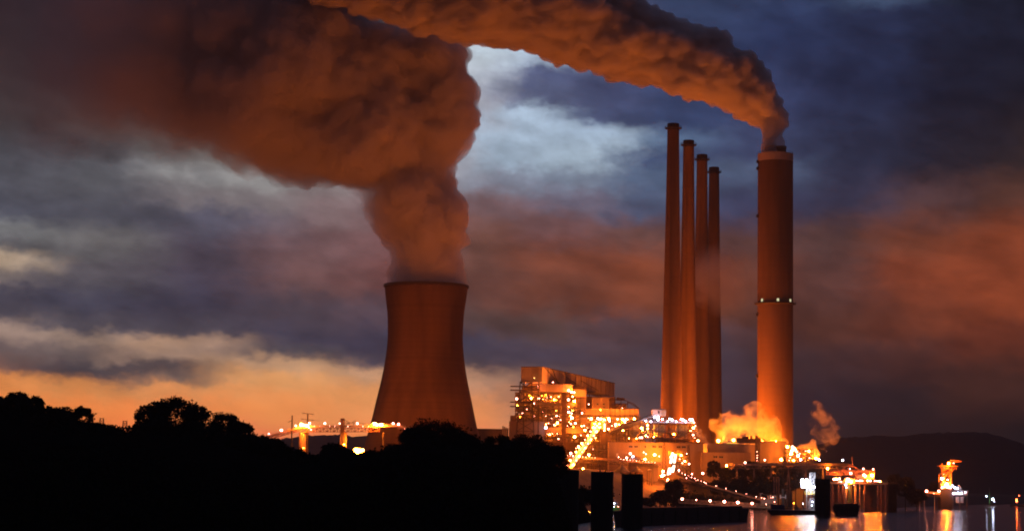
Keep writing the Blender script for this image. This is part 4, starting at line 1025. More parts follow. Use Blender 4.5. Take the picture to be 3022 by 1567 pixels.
fl, fr = Wp(2457, 1522), Wp(2536, 1521); bk = Vector((3, 14, 0))
barge('small_barge', 'short black square-ended barge just right of the lone mooring cell', [fl, fr, fr+bk, fl+bk], 5.4, blackst)
fl, fr = Wp(2265, 1518), Wp(2412, 1518); bk = Vector((1, 14, 0))
root = barge('work_barge', 'dark work barge with a pale lit deck edge under the blue container', [fl, fr, fr+bk, fl+bk], 2.4, blackst, coam=False)
yb = fl.y
mb = MB(); rail(mb, (fl.x+12, yb+1, 2.7), (fr.x-.5, yb+1, 2.7), 1.5); mb.build('handrail', whitem, root)
MB().box(fl.x, fr.x, yb-.1, yb+.3, 2.66, 3.0).build('deck_edge', whitem, root)
for px in (2345, 2352, 2371): 
    x = P(px, 1490, yb+4).x; MB().box(x-.6, x+.6, yb+3, yb+4.5, 2.68, 4.6).build('deck_locker', yellowm if px == 2345 else steell, root)
root = thing('blue_container', 'dull blue shipping container standing on the work barge', 'container', (P(2295,1500,yb+3).x, yb+3, 2.66))
a_ = P(2275, 1488, yb+2); c_ = P(2316, 1488, yb+2)
MB().box(a_.x, c_.x, yb+2, yb+5, 2.66, a_.z).build('container_body', bluem, root)
for i in range(18):
    x = a_.x+.3+(c_.x-a_.x-.6)*i/17; MB().box(x-.1, x+.1, yb+1.9, yb+2.0, 2.8, a_.z-.15).build('corrugation', bluem, root)
# tug with lit wheelhouse between the two cells
w = Wp(1818, 1508); TYY = 1040
root = thing('small_workboat', 'tiny green and yellow workboat with a lit white wheelhouse between two tall cells', 'boat', (P(1818,1500,TYY).x, TYY, 0))
x0 = P(1806, 1500, TYY).x; x1 = P(1828, 1500, TYY).x
zz = lambda py: P(1818, py, TYY).z
MB().hexa([(x0+1,TYY,0),(x1-.3,TYY,0),(x1-.3,TYY+6,0),(x0+1,TYY+6,0),(x0,TYY,zz(1497)),(x1,TYY,zz(1497)),(x1,TYY+6,zz(1497)),(x0,TYY+6,zz(1497))]).build('hull', greenm, root)
a_ = P(1811, 1482, TYY); c_ = P(1826, 1482, TYY)
MB().box(a_.x, c_.x, TYY+1, TYY+4, zz(1497), zz(1491)).build('deckhouse', yellowm, root)
MB().box(a_.x+.3, c_.x-.3, TYY+1.2, TYY+3.8, zz(1491), zz(1482)).build('wheelhouse', whitem, root)
MB().box(a_.x+1.3, c_.x-.5, TYY+1.1, TYY+1.25, zz(1490), zz(1484)).build('window', glassd, root)
MB().tube((a_.x+.7, TYY+2, zz(1482)), (a_.x+.7, TYY+2, zz(1473)), .12, n=6).build('mast', whitem, root)
lamp(root, (a_.x+.2, TYY-1.2, zz(1484)), .35, 'c'); lamp(root, (c_.x-.3, TYY-1.5, zz(1494)), .18, 'p'); lamp(root, (x0+1.0, TYY-1.5, zz(1494)), .16, 'c')
# wheeled conveyor down to the river and lit footbridge
root = thing('river_conveyor', 'long thin conveyor slanting down right to the river, dotted with small lamps', 'conveyor', P(2150, 1500, 1310)); root.location.z = 3
a = P(2000, 1392, 1350); c = P(2085, 1426, 1330)
mb = MB(); truss(mb, a-Vector((0,0,1.5)), c-Vector((0,0,1.5)), 2.2, 2.5, 12, .22); mb.build('upper_truss', steel, root)
for i in range(9):
    t_ = (i+.3)/9; lamp(root, a.lerp(c, t_)+Vector((0,-2,.2)), .34, 'p')
a2 = P(2008, 1411, 1345); c2_ = P(2292, 1487, 1300)
mb = MB(); mb.beam(a2, c2_, 2.4, .9); mb.build('belt_housing', mat('tan_housing', (.45,.30,.16), .7, var=.35, scale=.4), root)
mb = MB(); rail(mb, a2+Vector((0,-1.3,.5)), c2_+Vector((0,-1.3,.5)), 1.1, 40); mb.build('handrail', steel, root)
mb = MB(); truss(mb, a2-Vector((0,0,2)), c2_-Vector((0,0,2)), 1.6, 2.2, 34, .2); mb.build('lower_truss', steel, root)
for i in range(9): lamp(root, a2.lerp(c2_, (i+.6)/9.6)+Vector((0,-1.6,1.3)), .28, 'p')
for i in range(5):
    p_ = a2.lerp(c2_, (i+.5)/5); MB().beam((p_.x, p_.y, -1), p_-Vector((0,0,1.8)), .5).build('trestle', steel, root)
# operator cab at its foot
root = thing('loader_cab', 'small orange-lit operator cab and boom at the foot of the river conveyor', 'cab', P(2266, 1487, 1300)); 
panel(root, 'cab_wall', c4, 1238, 1358, 805, 870, 1302, 5, palec); panel(root, 'cab_base', c4, 1130, 1362, 872, 930, 1301, 6, clad)
windows(root, c4, ((1270,1290,825,850),(1330,1352,835,865)), 1302)
mb = MB(); mb.beam(Q(c4(1095,835),1301), Q(c4(1240,870),1301), .8); mb.beam(Q(c4(1118,840),1301), Q(c4(1128,775),1301), .5); mb.beam(Q(c4(1118,775),1301), Q(c4(1155,778),1301), .4); mb.beam(Q(c4(1160,790),1301), Q(c4(1260,812),1301), .15); mb.build('boom', clad, root)
lamps(root, [c4(*q)+(r_,) for q, r_ in (((1305,832),.6),((1275,835),.35),((1180,852),.4),((1140,842),.3),((1330,900),.4))], 1297)
root = thing('lit_footbridge', 'low lamp-lined footbridge truss running level to the work barge', 'footbridge', P(2140, 1490, 1295)); root.location.z = 2
a = P(2004, 1484, 1305); c = P(2274, 1500, 1288); a.z = c.z = None or (a.z+c.z)/2
a = P(2004, 1482, 1305); c = P(2274, 1498, 1288)
mb = MB(); truss(mb, a-Vector((0,0,.2)), c-Vector((0,0,.2)), 2.4, 2.4, 40, .26); mb.build('truss', mat('tan_housing', (.45,.30,.16)), root)
MB().beam(a, c, 2.2, .3).build('deck', steell, root)
for x, y, r_ in ((175,870,.7),(378,885,.85),(588,897,.9),(788,910,.9),(998,922,.9),(1205,937,.9)): lamp(root, Q(c4(x, y), 1290), r_, 'p')
lamp(root, Q(c3(1868, 858), 1290), .85, 'p')
for i in range(6):
    p_ = a.lerp(c, (i+.4)/6); MB().beam((p_.x, p_.y, -1), p_, .6).build('pile', steel, root)
a_ = P(2251, 1506, 1284); c_ = P(2266, 1506, 1284); MB().box(a_.x, c_.x, 1284, 1288, -1, a_.z).build('end_pier', palec, root)

# white lit board on its mast by the cell
root = thing('floodlit_sign_board', 'blank white board glaring under two floodlights beside the lone mooring cell', 'sign board', P(2375, 1500, 1250)); root.location.z = 0
MY = 1250
a_ = Q(c4(1722, 595), MY); c_ = Q(c4(1828, 695), MY)
MB().box(a_.x, c_.x, MY, MY+.4, c_.z, a_.z).build('board', whitem, root)
mb = MB(); w_ = .15
mb.box(a_.x-w_, c_.x+w_, MY-.05, MY+.45, a_.z, a_.z+w_).box(a_.x-w_, c_.x+w_, MY-.05, MY+.45, c_.z-w_, c_.z).box(a_.x-w_, a_.x, MY-.05, MY+.45, c_.z, a_.z).box(c_.x, c_.x+w_, MY-.05, MY+.45, c_.z, a_.z); mb.build('board_frame', steell, root)
p_ = Q(c4(1800, 700), MY+1); MB().tube((p_.x, MY+.6, 0), (p_.x, MY+.6, p_.z+1), .3, n=8).build('mast', steell, root)
lamps(root, [c4(1742,580)+(.75,), c4(1805,580)+(.75,)], MY-2.2, k='C'); lamps(root, [c4(1865,675)+(1.0,), c4(1912,682)+(.6,)], MY-1, k='C')
lamps(root, [c4(1770,640)+(.25,)], MY-1.5, k='c')
root = thing('dock_access_tower', 'slim steel stair tower with a yellow railed landing beside the floodlit board', 'stair tower', P(2397, 1500, 1256)); root.location.z = 0
p_ = P(2397, 1395, 1258); lattice_tower(root, p_.x, 1258, 0, p_.z, 3.0, 3.0, 10, steell, 'lattice', .3)
a_ = Q(c4(1775, 778), 1254); c_ = Q(c4(1925, 778), 1254)
MB().box(a_.x, c_.x, 1254, 1257, a_.z-.3, a_.z).build('landing', yellowm, root)
mb = MB(); rail(mb, (a_.x, 1254, a_.z), (c_.x, 1254, a_.z), 1.6); mb.build('handrail', yellowm, root)
for px in (2386, 2392, 2402): MB().beam((P(px,1500,1259).x, 1259, 0), (P(px,1500,1259).x, 1259, P(px,1420,1259).z), .35).build('post', steell, root)
lamp(root, Q(c4(1750,925), 1254), .3, 'c'); lamp(root, Q(c4(1890,900), 1256), .35, 'c'); lamp(root, Q(c4(1880,955), 1252), .3, 'c'); lamp(root, Q(c4(1610,920), 1262), .3, 'd')
# H-shaped ladder bracket and grey pilings
root = thing('h_frame_piling', 'group of dark steel pilings with a pale H-shaped bracket left of the grey cell', 'piling', P(2311, 1500, 1330)); root.location.z = 0
for px in (2284, 2291, 2298): MB().tube((P(px,1500,1332).x, 1332, -1), (P(px,1500,1332).x, 1332, P(px,1406,1332).z), .5, n=8).build('pile', mat('rust_red_steel', (.12,.05,.03)), root)
mb = MB(); zt0 = Q(c4(1455, 800), 1296)
for dx in (-1.6, 1.6): mb.beam((zt0.x+dx, 1296, Q(c4(1455,855),1296).z), (zt0.x+dx, 1296, zt0.z), .5)
mb.beam((zt0.x-1.6, 1296, Q(c4(1455,832),1296).z), (zt0.x+1.6, 1296, Q(c4(1455,832),1296).z), .4); mb.build('bracket', whitem, root)
MB().beam((zt0.x, 1297, -1), (zt0.x, 1297, zt0.z+4), 1.2).build('pile', cellg, root)

# ---- unloading dock (orange, right)
DY = 1320
root = thing('unloading_dock', 'busy orange-lit unloading dock on tall columns with rows of lamps, right of the lone cell', 'dock', P(2540, 1500, DY)); root.location.z = 0
panel(root, 'deck', c5, 350, 1200, 612, 640, DY, 18, mat('tan_housing', (.45,.30,.16)))
mb = MB(); a_ = Q(c5(350, 612), DY-.2); c_ = Q(c5(1200, 612), DY-.2); rail(mb, (a_.x, DY-.2, a_.z), (c_.x, DY-.2, a_.z), 1.5); mb.build('handrail', yellowm, root)
for x in (380, 470, 530, 860, 1060, 1110, 1170, 1185): 
    p_ = Q(c5(x, 640), DY+2); MB().tube((p_.x, DY+2, -2), (p_.x, DY+2, p_.z), .7, n=10).build('column', mat('rust_red_steel', (.12,.05,.03)), root)
for x, w_ in ((580, 20), (722, 20), (785, 10)):
    p_ = Q(c5(x, 640), DY+3); MB().tube((p_.x, DY+3, -2), (p_.x, DY+3, p_.z), w_/5*mpp(DY), n=14).build('concrete_column', palec, root)
MB().box(Q(c5(885,640),DY+8).x, Q(c5(1200,640),DY+8).x, DY+12, DY+16, -1, Q(c5(1000,655),DY+8).z).build('curtain_wall', mat('rust_red_steel', (.12,.05,.03)), root)
MB().box(Q(c5(355,640),DY+8).x, Q(c5(700,640),DY+8).x, DY+12, DY+16, -1, Q(c5(500,655),DY+8).z).build('curtain_wall', mat('rust_red_steel', (.12,.05,.03)), root)
# gantry superstructure
a_ = Q(c5(300, 500), DY+4); c_ = Q(c5(1000, 505), DY+4)
mb = MB(); truss(mb, a_, c_, 3.2, 5, 12, .35); mb.build('gantry_truss', mat('orange_steel', (.45,.20,.08), .6, var=.2, scale=.5), root)
panel(root, 'gantry_house', c5, 560, 720, 430, 470, DY+3, 5, mat('orange_steel', (.45,.20,.08)))
panel(root, 'machine_room', c5, 575, 718, 560, 622, DY-1, 6, palec)
panel(root, 'machine_room', c5, 740, 1005, 500, 560, DY+2, 6, clad)
mb = MB()
for (xa, ya, xb, yb, w_) in ((300,445,1005,455,.5),(520,430,600,370,.35),(600,370,680,350,.35),(680,370,790,435,.45),(677,235,683,400,.4),(640,375,640,430,.3),(540,375,560,440,.3),(1000,400,1000,560,.4),(745,460,745,620,.4),(610,480,740,560,.4),(740,480,610,560,.4),(860,560,860,740,.9),(905,440,925,440,.3),(500,380,700,378,.35),(620,330,640,375,.25)):
    mb.beam(Q(c5(xa, ya), DY+1), Q(c5(xb, yb), DY+1), w_)
mb.build('crane_frame', mat('orange_steel', (.45,.20,.08)), root)
p0, p1 = Q(c5(642, 660), DY-2), Q(c5(642, 885), DY-2)
MB().tube((p0.x, DY-2, p1.z), (p0.x, DY-2, p0.z), 1.1, n=10).build('bucket_ladder', yellowm, root)
panel(root, 'bucket_head', c5, 612, 672, 882, 918, DY-3, 3, yellowm)
panel(root, 'hoist_block', c5, 842, 876, 740, 785, DY, 2, clad)
for (xa, ya, xb, yb) in ((900,900,1100,1010),(930,960,1010,900),(1130,1000,1165,890),(1040,900,1080,700)):
    MB().beam(Q(c5(xa, ya), DY-2), Q(c5(xb, yb), DY-2), .5).build('diagonal_brace', mat('rust_red_steel', (.12,.05,.03)), root)
lamps(root, [c5(*q)+(r_,) for q, r_ in (((405,565),.8),((440,568),.8),((485,560),.8),((480,606),.6),((513,606),.7),((735,588),.55),((755,588),.7),((790,588),.75),((822,588),.75),((905,588),.75),((943,590),.75),((1008,592),.75),((1043,594),.75),((1083,597),.75),((840,415),.95),((985,420),.9),((655,480),1.0),((968,510),.95))], DY+.8)
lamps(root, [c5(*q)+(r_,) for q, r_ in (((610,570),1.2),((640,590),1.3),((600,600),1.1),((660,605),1.0),((850,505),1.1),((870,520),1.0),((640,415),.5),((700,655),.4))], DY-2)
lamps(root, [c5(580,650)+(.7,), c5(590,685)+(.4,)], DY-4, k='c')
# dark dock pier right
root = thing('dark_dock_wall', 'broad unlit sheet-pile wall standing at the right end of the orange dock', 'dock wall', P(2650, 1500, 1345)); root.location.z = 0
a_ = Q(c5(1205, 625), 1345); c_ = Q(c5(1330, 625), 1345)
mb = MB(); mb.box(a_.x, c_.x, 1345, 1362, -2, a_.z); 
for i in range(12): x = a_.x+(c_.x-a_.x)*(i+.5)/12; mb.box(x-.35, x+.35, 1344.7, 1345.1, -2, a_.z-.3)
mb.build('pile_wall', cellm, root); MB().box(a_.x-.3, c_.x+.3, 1344.4, 1362.3, a_.z, a_.z+.5).build('cap_beam', cellm, root)

# ---- far loading tower (right)
FY = 1480
root = thing('far_loading_tower', 'slender orange-lit loading tower with a pointed boom near the right edge of the river', 'loading tower', P(2790, 1480, FY)); root.location.z = 0
p0 = Q(c6(762, 370), FY); lattice_tower(root, p0.x, FY, Q(c6(762, 700), FY).z, p0.z, 5.6*1.15, 5.6*1.1, 6, mat('orange_steel', (.45,.20,.08)), 'lattice', .45)
panel(root, 'top_deck', c6, 660, 935, 366, 380, FY-4, 8, mat('orange_steel', (.45,.20,.08)))
panel(root, 'winch_house', c6, 780, 835, 305, 366, FY-2, 4, mat('orange_steel', (.45,.20,.08)))
a_, c_ = Q(c6(815, 292), FY), Q(c6(993, 304), FY)
mb = MB(); mb.beam(a_+Vector((0,0,.5)), c_, .7); mb.beam(a_-Vector((0,0,1.4)), c_, .5); mb.beam(a_+Vector((2,0,.3)), a_+Vector((4,0,-1)), .3); mb.build('boom', mat('orange_steel', (.45,.20,.08)), root)
mb = MB()
for (xa, ya, xb, yb, w_) in ((705,450,800,395,1.1),(705,540,800,480,1.1),(840,470,890,400,.4),(912,380,912,430,.4),(700,330,700,600,.35),(655,490,655,600,.5)): mb.beam(Q(c6(xa, ya), FY-3.2), Q(c6(xb, yb), FY-3.2), w_)
mb.build('stair_flight', mat('orange_steel', (.45,.20,.08)), root)
panel(root, 'base_house', c6, 682, 822, 610, 700, FY, 7, clad)
panel(root, 'foundation', c6, 680, 852, 712, 960, FY, 12, cellm, zb=-1)
panel(root, 'river_deck', c6, 852, 1075, 775, 800, FY, 10, steell)
for x in (865, 960, 1065): p_ = Q(c6(x, 800), FY+1); MB().beam((p_.x, FY+1, -1), (p_.x, FY+1, p_.z), .7).build('column', steel, root)
for i in range(7):
    for x0, x1 in ((905, 955), (975, 1018)):
        panel(root, 'louvre', c6, x0, x1, 828+i*13, 834+i*13, FY+.5, .5, whitem)
mb = MB()
for (xa, ya, xb, yb, w_) in ((950,715,1040,790,.5),(985,740,1090,740,.5),(1080,735,1060,800,.8),(940,650,985,710,1.0),(860,760,950,715,.4)): mb.beam(Q(c6(xa, ya), FY), Q(c6(xb, yb), FY), w_)
mb.build('river_boom', steell, root)
lamps(root, [c6(*q)+(r_,) for q, r_ in (((795,325),1.2),((872,330),.6),((730,402),.35),((705,690),1.0),((725,680),.8),((768,640),1.1),((770,675),1.3),((805,685),1.3),((830,700),.7),((720,605),.45),((725,495),.35))], FY-1)
lamps(root, [c6(*q)+(r_,) for q, r_ in (((700,560),1.1),((853,662),.7),((888,690),.9),((930,700),.6),((875,775),.7),((900,775),.6),((940,770),.8),((960,778),.6),((985,775),.7),((785,572),.4),((1045,760),.5))], FY-2.5, k='c')
_lamps0(root, [c6(800,335)+(.8,), c6(760,650)+(.9,), c6(720,560)+(.5,)], FY-6)  # extra lamps added in front to brighten the tower and boom
root = thing('far_conveyor', 'low orange-lit conveyor on trestles leading left from the far loading tower', 'conveyor', P(2720, 1480, FY)); root.location.z = 0
pts_ = [Q(c6(x, y), FY) for x, y in ((205,700),(290,728),(430,755),(670,775))]
for a_, c_ in zip(pts_, pts_[1:]):
    MB().beam(a_, c_, 3.0, 1.4).build('belt_housing', mat('tan_housing', (.45,.30,.16)), root)
    mb = MB(); truss(mb, a_-Vector((0,0,2.6)), c_-Vector((0,0,2.6)), 2.0, 2.4, 6, .3); mb.build('truss', steel, root)
for x, y in ((370, 750), (440, 760), (590, 770)): p_ = Q(c6(x, y), FY); MB().beam((p_.x, FY, -1), (p_.x, FY, p_.z), .5).build('trestle', steell, root)
lamps(root, [c6(*q)+(r_,) for q, r_ in (((285,740),1.0),((398,740),.8),((472,742),1.0),((580,775),.6),((655,742),1.0),((215,700),.6))], FY-4)
# channel marker and small lights on the right
root = thing('channel_marker', 'thin green channel marker mast with a bright white light on the far right water', 'channel marker', Wp(2925, 1493))
kY = root.location.y; p0 = P(2920, 1452, kY)
MB().tube((p0.x, kY, 0), (p0.x, kY, p0.z), .35, .25, n=8).build('mast', greenm, root); MB().tube((p0.x, kY, p0.z), (p0.x, kY, P(2920,1438,kY).z), .1, n=6).build('antenna', steell, root)
MB().box(p0.x-2, p0.x+6, kY-1, kY+2, -.3, .8).build('float', steell, root)
lamp(root, Q(c6(1450, 860), kY-1), 1.0, 'c'); lamp(root, Q(c6(1357, 818), kY-1), .5, 'c'); lamp(root, Q(c6(1470, 895), kY-1), .3, 'c')
root = thing('right_edge_beacon', 'post with stacked orange beacon lights at the far right edge of the river', 'beacon', Wp(3001, 1494))
kY = root.location.y; p0 = Q(c6(1803, 800), kY); MB().tube((p0.x, kY, 0), (p0.x, kY, p0.z), .3, n=8).build('post', steel, root)
MB().box(p0.x-5, p0.x+9, kY, kY+4, -.3, 1.5).build('float', blackst, root)
for x, y, r_ in ((1800,860,.8),(1803,895,.8),(1838,810,.6)): lamp(root, Q(c6(x, y), kY-1), r_, 'r')
lamp(root, Q(c6(1803, 875), kY-1.2), .5, 'd')

# ------------------------------------------------------------------ trees
def tree(name, label, px, top, hw, cb, Y, seed, nleaf=4200, leaf=.55, m=leafm, lumps=30, zb=None, group=None, squash=1.0, cat='tree', off=None):
    """crown spans px-hw..px+hw and top..cb in the picture at distance Y"""
    rd = random.Random(seed); rs = np.random.RandomState(seed); k = mpp(Y)
    T = P(px, top, Y); Bz = P(px, cb, Y).z; R_ = hw*k; H = T.z-Bz; zb = Bz-H*.35 if zb is None else zb
    root = thing(name, label, cat, (T.x, Y, zb), group)
    cl = []
    for i in range(lumps):
        a = rd.uniform(0, 2*math.pi); t_ = rd.random(); e = math.sqrt(max(.05, 1-(max(0, t_-.35)/.68)**3.2))*(.75+.25*min(1, t_/.3))
        rr_ = R_*(.74*e)*math.sqrt(rd.random()*.6+.4)
        z = Bz+H*(.10+.78*t_)
        cl.append((T.x+rr_*math.cos(a), Y+rr_*math.sin(a)*.9, z, R_*rd.uniform(.22,.36)*(.8+.3*e)))
    cl.append((T.x+rd.uniform(-.15,.15)*R_, Y, T.z-R_*.24, R_*.26)); cl.append((T.x, Y, Bz+H*.45, R_*.5))
    cl += [(T.x-R_*.36, Y, T.z-R_*.34, R_*.27), (T.x+R_*.36, Y+.5, T.z-R_*.36, R_*.27), (T.x-R_*.62, Y, T.z-R_*.58, R_*.26), (T.x+R_*.62, Y, T.z-R_*.6, R_*.26)]
    cl.append((T.x-R_*.7, Y, Bz+H*.4, R_*.28)); cl.append((T.x+R_*.7, Y, Bz+H*.38, R_*.28))
    cl.append((T.x-R_*.45, Y-1, Bz+H*.68, R_*.28)); cl.append((T.x+R_*.45, Y+1, Bz+H*.66, R_*.28))
    # trunk and limbs
    mb = MB(); fork = Vector((T.x, Y, zb+(Bz-zb)+H*.25)); r0 = max(.18, R_*.06)
    mb.tube((T.x, Y, zb-1), fork, r0, r0*.65, 7)
    mb.build('trunk', bark, root)
    mb = MB()
    for c_ in cl[:9]:
        e = Vector(c_[:3]); md = fork.lerp(e, .5)+Vector((rd.uniform(-.4,.4), rd.uniform(-.4,.4), rd.uniform(0,.6)))*R_*.12
        mb.tube(fork-Vector((0,0,H*rd.uniform(0,.15))), md, r0*.5, r0*.32, 5, cap=False); mb.tube(md, e, r0*.32, r0*.1, 5, cap=False)
    mb.build('limbs', bark, root)
    w = np.array([c_[3]**2 for c_ in cl]); w /= w.sum(); idx = rs.choice(len(cl), nleaf, p=w); C_ = np.array(cl)[idx]
    d = rs.normal(size=(nleaf, 3)); d /= np.linalg.norm(d, axis=1)[:, None]
    rad = C_[:, 3:4]*(rs.rand(nleaf, 1)**.42)*(1+.16*rs.randn(nleaf, 1)); rad = np.minimum(rad, C_[:, 3:4]*1.28)
    c = C_[:, :3]+d*rad*np.array([1, 1, .85])
    c[:, 2] = np.minimum(c[:, 2], T.z)
    u = rs.normal(size=(nleaf, 3)); u /= np.linalg.norm(u, axis=1)[:, None]
    v = np.cross(u, rs.normal(size=(nleaf, 3))); v /= np.linalg.norm(v, axis=1)[:, None]
    s_ = leaf*(.5+rs.rand(nleaf, 1))*.5
    u *= s_; v *= s_*.7
    V = np.stack([c-u, c+v*.8, c+u, c-v*.8], 1).reshape(-1, 3)-np.array(root.location)
    me = bpy.data.meshes.new('crown'); me.from_pydata(V.tolist(), [], [(4*i, 4*i+1, 4*i+2, 4*i+3) for i in range(nleaf)]); me.materials.append(m)
    o = bpy.data.objects.new('crown', me); COL.objects.link(o); o.parent = root
    return root
def l(x, y): return (x/2.8605, 1100+y/2.8605)
NT = [ # label, px, top, halfwidth, crown base, Y, seed, leaves, leaf size
 ('small dark crown cut by the left picture edge', -8, 1166, 20, 1220, 560, 1, 1800),
 ('broad round-topped tree at the far left', 52, 1153, 40, 1262, 560, 2, 5200),
 ('tree filling the shoulder right of the far-left tree', 100, 1166, 30, 1270, 545, 3, 3200),
 ('low wide tree under the sunset, left of the egg-shaped one', 178, 1201, 50, 1290, 540, 4, 4800),
 ('dark tree between the far-left tree and the low wide one', 128, 1190, 32, 1290, 530, 40, 3600),
 ('narrow egg-shaped loose tree standing against the sunset', 243, 1197, 33, 1290, 550, 5, 2600),
 ('scrubby low tree in front of the faint left pylon', 302, 1243, 34, 1310, 560, 6, 2000),
 ('scrubby low bush-like tree beside the faint right pylon', 345, 1262, 30, 1315, 570, 7, 1700),
 ('left lump of the big tree group, with a pointed top', 437, 1190, 34, 1300, 560, 8, 3000),
 ('tallest tree of the whole left bank, with small sky gaps', 525, 1167, 66, 1320, 575, 9, 8200),
 ('right shoulder of the tallest tree, dense and rounded', 580, 1190, 42, 1310, 565, 10, 4600),
 ('second lump of the big tree group, just left of the tallest tree', 471, 1178, 32, 1300, 562, 41, 3200),
 ('dense tree low in front of the tallest tree', 450, 1240, 60, 1340, 540, 11, 5200),
 ('tree with three bumps right of the tallest tree', 664, 1216, 44, 1310, 570, 12, 3800),
 ('rounded tree on the slope falling right of the three-bump tree', 712, 1240, 36, 1320, 560, 13, 3200),
 ('low tree where the bank dips left of the overhead conveyor', 755, 1276, 40, 1340, 555, 14, 3200),
 ('low tree below the left end of the overhead conveyor', 808, 1294, 40, 1350, 560, 15, 3200),
 ('bushy low tree left of the pale conveyor pier', 858, 1318, 38, 1360, 560, 16, 2800),
 ('lowest shrubby tree directly below the two conveyor piers', 915, 1342, 45, 1378, 560, 17, 2600),
 ('compact round tree between the two conveyor piers', 990, 1306, 40, 1372, 570, 18, 4200),
 ('little tree just left of the low glaring yard light', 1028, 1322, 24, 1380, 575, 19, 1900),
 ('low tree in front of the left foot of the cooling tower', 1105, 1328, 40, 1385, 560, 20, 3000),
 ('mid-height tree before the cooling tower base', 1170, 1308, 48, 1385, 560, 21, 4000),
 ('big dark dome-shaped tree in front of the cooling tower', 1292, 1237, 80, 1370, 570, 22, 8800),
 ('left shoulder of the dome-shaped tree', 1228, 1256, 46, 1360, 560, 23, 4400),
 ('right shoulder sloping down from the dome-shaped tree', 1370, 1272, 48, 1370, 560, 24, 4400),
 ('round tree right of the cooling tower foot', 1472, 1279, 46, 1375, 575, 25, 4600),
 ('wide round tree in front of the boiler house foot', 1560, 1283, 58, 1380, 580, 26, 5600),
 ('last tree of the dark bank, sloping down toward the first cell', 1622, 1306, 48, 1395, 585, 27, 4600),
 ('low tree filling the notch right of the dome-shaped tree', 1425, 1318, 44, 1385, 555, 28, 3400)]
for lab, px, top, hw, cb, Y, sd, nl in NT:
    cx_ = P(px, cb, Y); gz = bank_h(cx_.x, Y)-.5
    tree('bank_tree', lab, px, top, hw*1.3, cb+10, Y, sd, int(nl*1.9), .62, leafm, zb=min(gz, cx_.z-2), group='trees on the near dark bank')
# undergrowth that closes the bank edge
def undergrowth(name, pts, n, size, m, spread, seed, hf, lab=None, hk=3.0):
    rs = np.random.RandomState(seed); V = []
    P_ = []
    for i in range(n):
        px, py, Y = pts[rs.randint(len(pts))]; p_ = P(px, py, Y); x = p_.x+rs.randn()*spread; y = Y+rs.randn()*spread*1.5
        P_.append((x, y, hf(x, y)+min(abs(rs.randn()), 1.8)*size*hk))
    c = np.array(P_); u = rs.normal(size=(n, 3)); u /= np.linalg.norm(u, axis=1)[:, None]; v = np.cross(u, rs.normal(size=(n, 3))); v /= np.linalg.norm(v, axis=1)[:, None]
    u *= size; v *= size*.7
    V = np.stack([c-u, c+v, c+u, c-v], 1).reshape(-1, 3)
    me = bpy.data.meshes.new(name); me.from_pydata(V.tolist(), [], [(4*i, 4*i+1, 4*i+2, 4*i+3) for i in range(n)]); me.materials.append(m)
    o = bpy.data.objects.new(name, me); COL.objects.link(o); o['kind'] = 'stuff'; o['label'] = lab; o['category'] = 'undergrowth'; return o
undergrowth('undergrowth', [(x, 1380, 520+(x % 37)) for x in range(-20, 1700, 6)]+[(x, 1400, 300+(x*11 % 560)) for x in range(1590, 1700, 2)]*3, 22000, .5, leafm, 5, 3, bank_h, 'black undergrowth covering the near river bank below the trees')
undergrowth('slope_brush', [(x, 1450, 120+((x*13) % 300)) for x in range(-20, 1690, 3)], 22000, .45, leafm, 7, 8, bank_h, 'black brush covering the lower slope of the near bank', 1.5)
# trees on the far bank
FT = [
 ('round dark tree rising before the white block, left end of the far thicket', 2106, 1357, 22, 1412, 1385, 51, 3000),
 ('dark tree low beside the round one in front of the white block', 2142, 1378, 24, 1420, 1380, 52, 2600),
 ('dark tree under the second lamp of the thicket', 2182, 1370, 26, 1425, 1382, 53, 2800),
 ('dark tree meeting the foot of the pipe tower', 2218, 1358, 24, 1420, 1384, 54, 2800),
 ('dark tree in front of the ribbed building, left half', 2262, 1366, 28, 1425, 1378, 55, 2800),
 ('dark tree in front of the ribbed building, right half', 2305, 1368, 28, 1430, 1376, 56, 2600),
 ('lower dark tree mid-slope below the thicket, near the river conveyor top', 2125, 1410, 34, 1460, 1350, 57, 2800),
 ('lower dark tree mid-slope in the middle of the thicket', 2185, 1408, 38, 1465, 1345, 58, 3000),
 ('lower dark tree mid-slope above the loader cab', 2242, 1405, 38, 1465, 1340, 59, 3000),
 ('dark tree behind the steel pilings', 2292, 1402, 32, 1465, 1350, 60, 2600),
 ('dark tree behind the floodlit board', 2348, 1372, 34, 1450, 1362, 61, 3000),
 ('dark tree under the dark conveyor bridge', 2400, 1376, 34, 1450, 1366, 62, 2600),
 ('leafy dark tree on the shore, left of the river conveyor', 1990, 1412, 32, 1482, 1312, 63, 3800),
 ('low spreading tree at the shore left of the leafy one', 1948, 1446, 34, 1492, 1308, 64, 3200),
 ('small shore tree behind the right of the tall cell pair', 1912, 1468, 22, 1496, 1306, 65, 1800),
 ('dark tree at the right end of the orange dock', 2672, 1406, 34, 1470, 1370, 66, 3000),
 ('dark tree behind the far conveyor', 2705, 1440, 34, 1485, 1420, 67, 2600),
 ('dark tree between the dock and the far conveyor', 2640, 1396, 28, 1450, 1385, 68, 2400),
 ('wisp of a tree above the far conveyor, faintly lit', 2760, 1418, 24, 1465, 1500, 69, 1600)]
for lab, px, top, hw, cb, Y, sd, nl in FT:
    cx_ = P(px, cb, Y); gz = ground_h(cx_.x, Y)
    tree('shore_tree', lab, px, top, hw, cb, Y, sd, int(nl*1.3), 1.1, leafd, zb=min(gz-.5, cx_.z-.5), group='dark trees on the plant shore')
undergrowth('shore_scrub', [(x, 1450, 1318+(x*7 % 60)) for x in range(2000, 2440, 5)], 16000, 1.0, leafd, 4, 5, ground_h, 'dark scrub covering the plant shore under the trees')
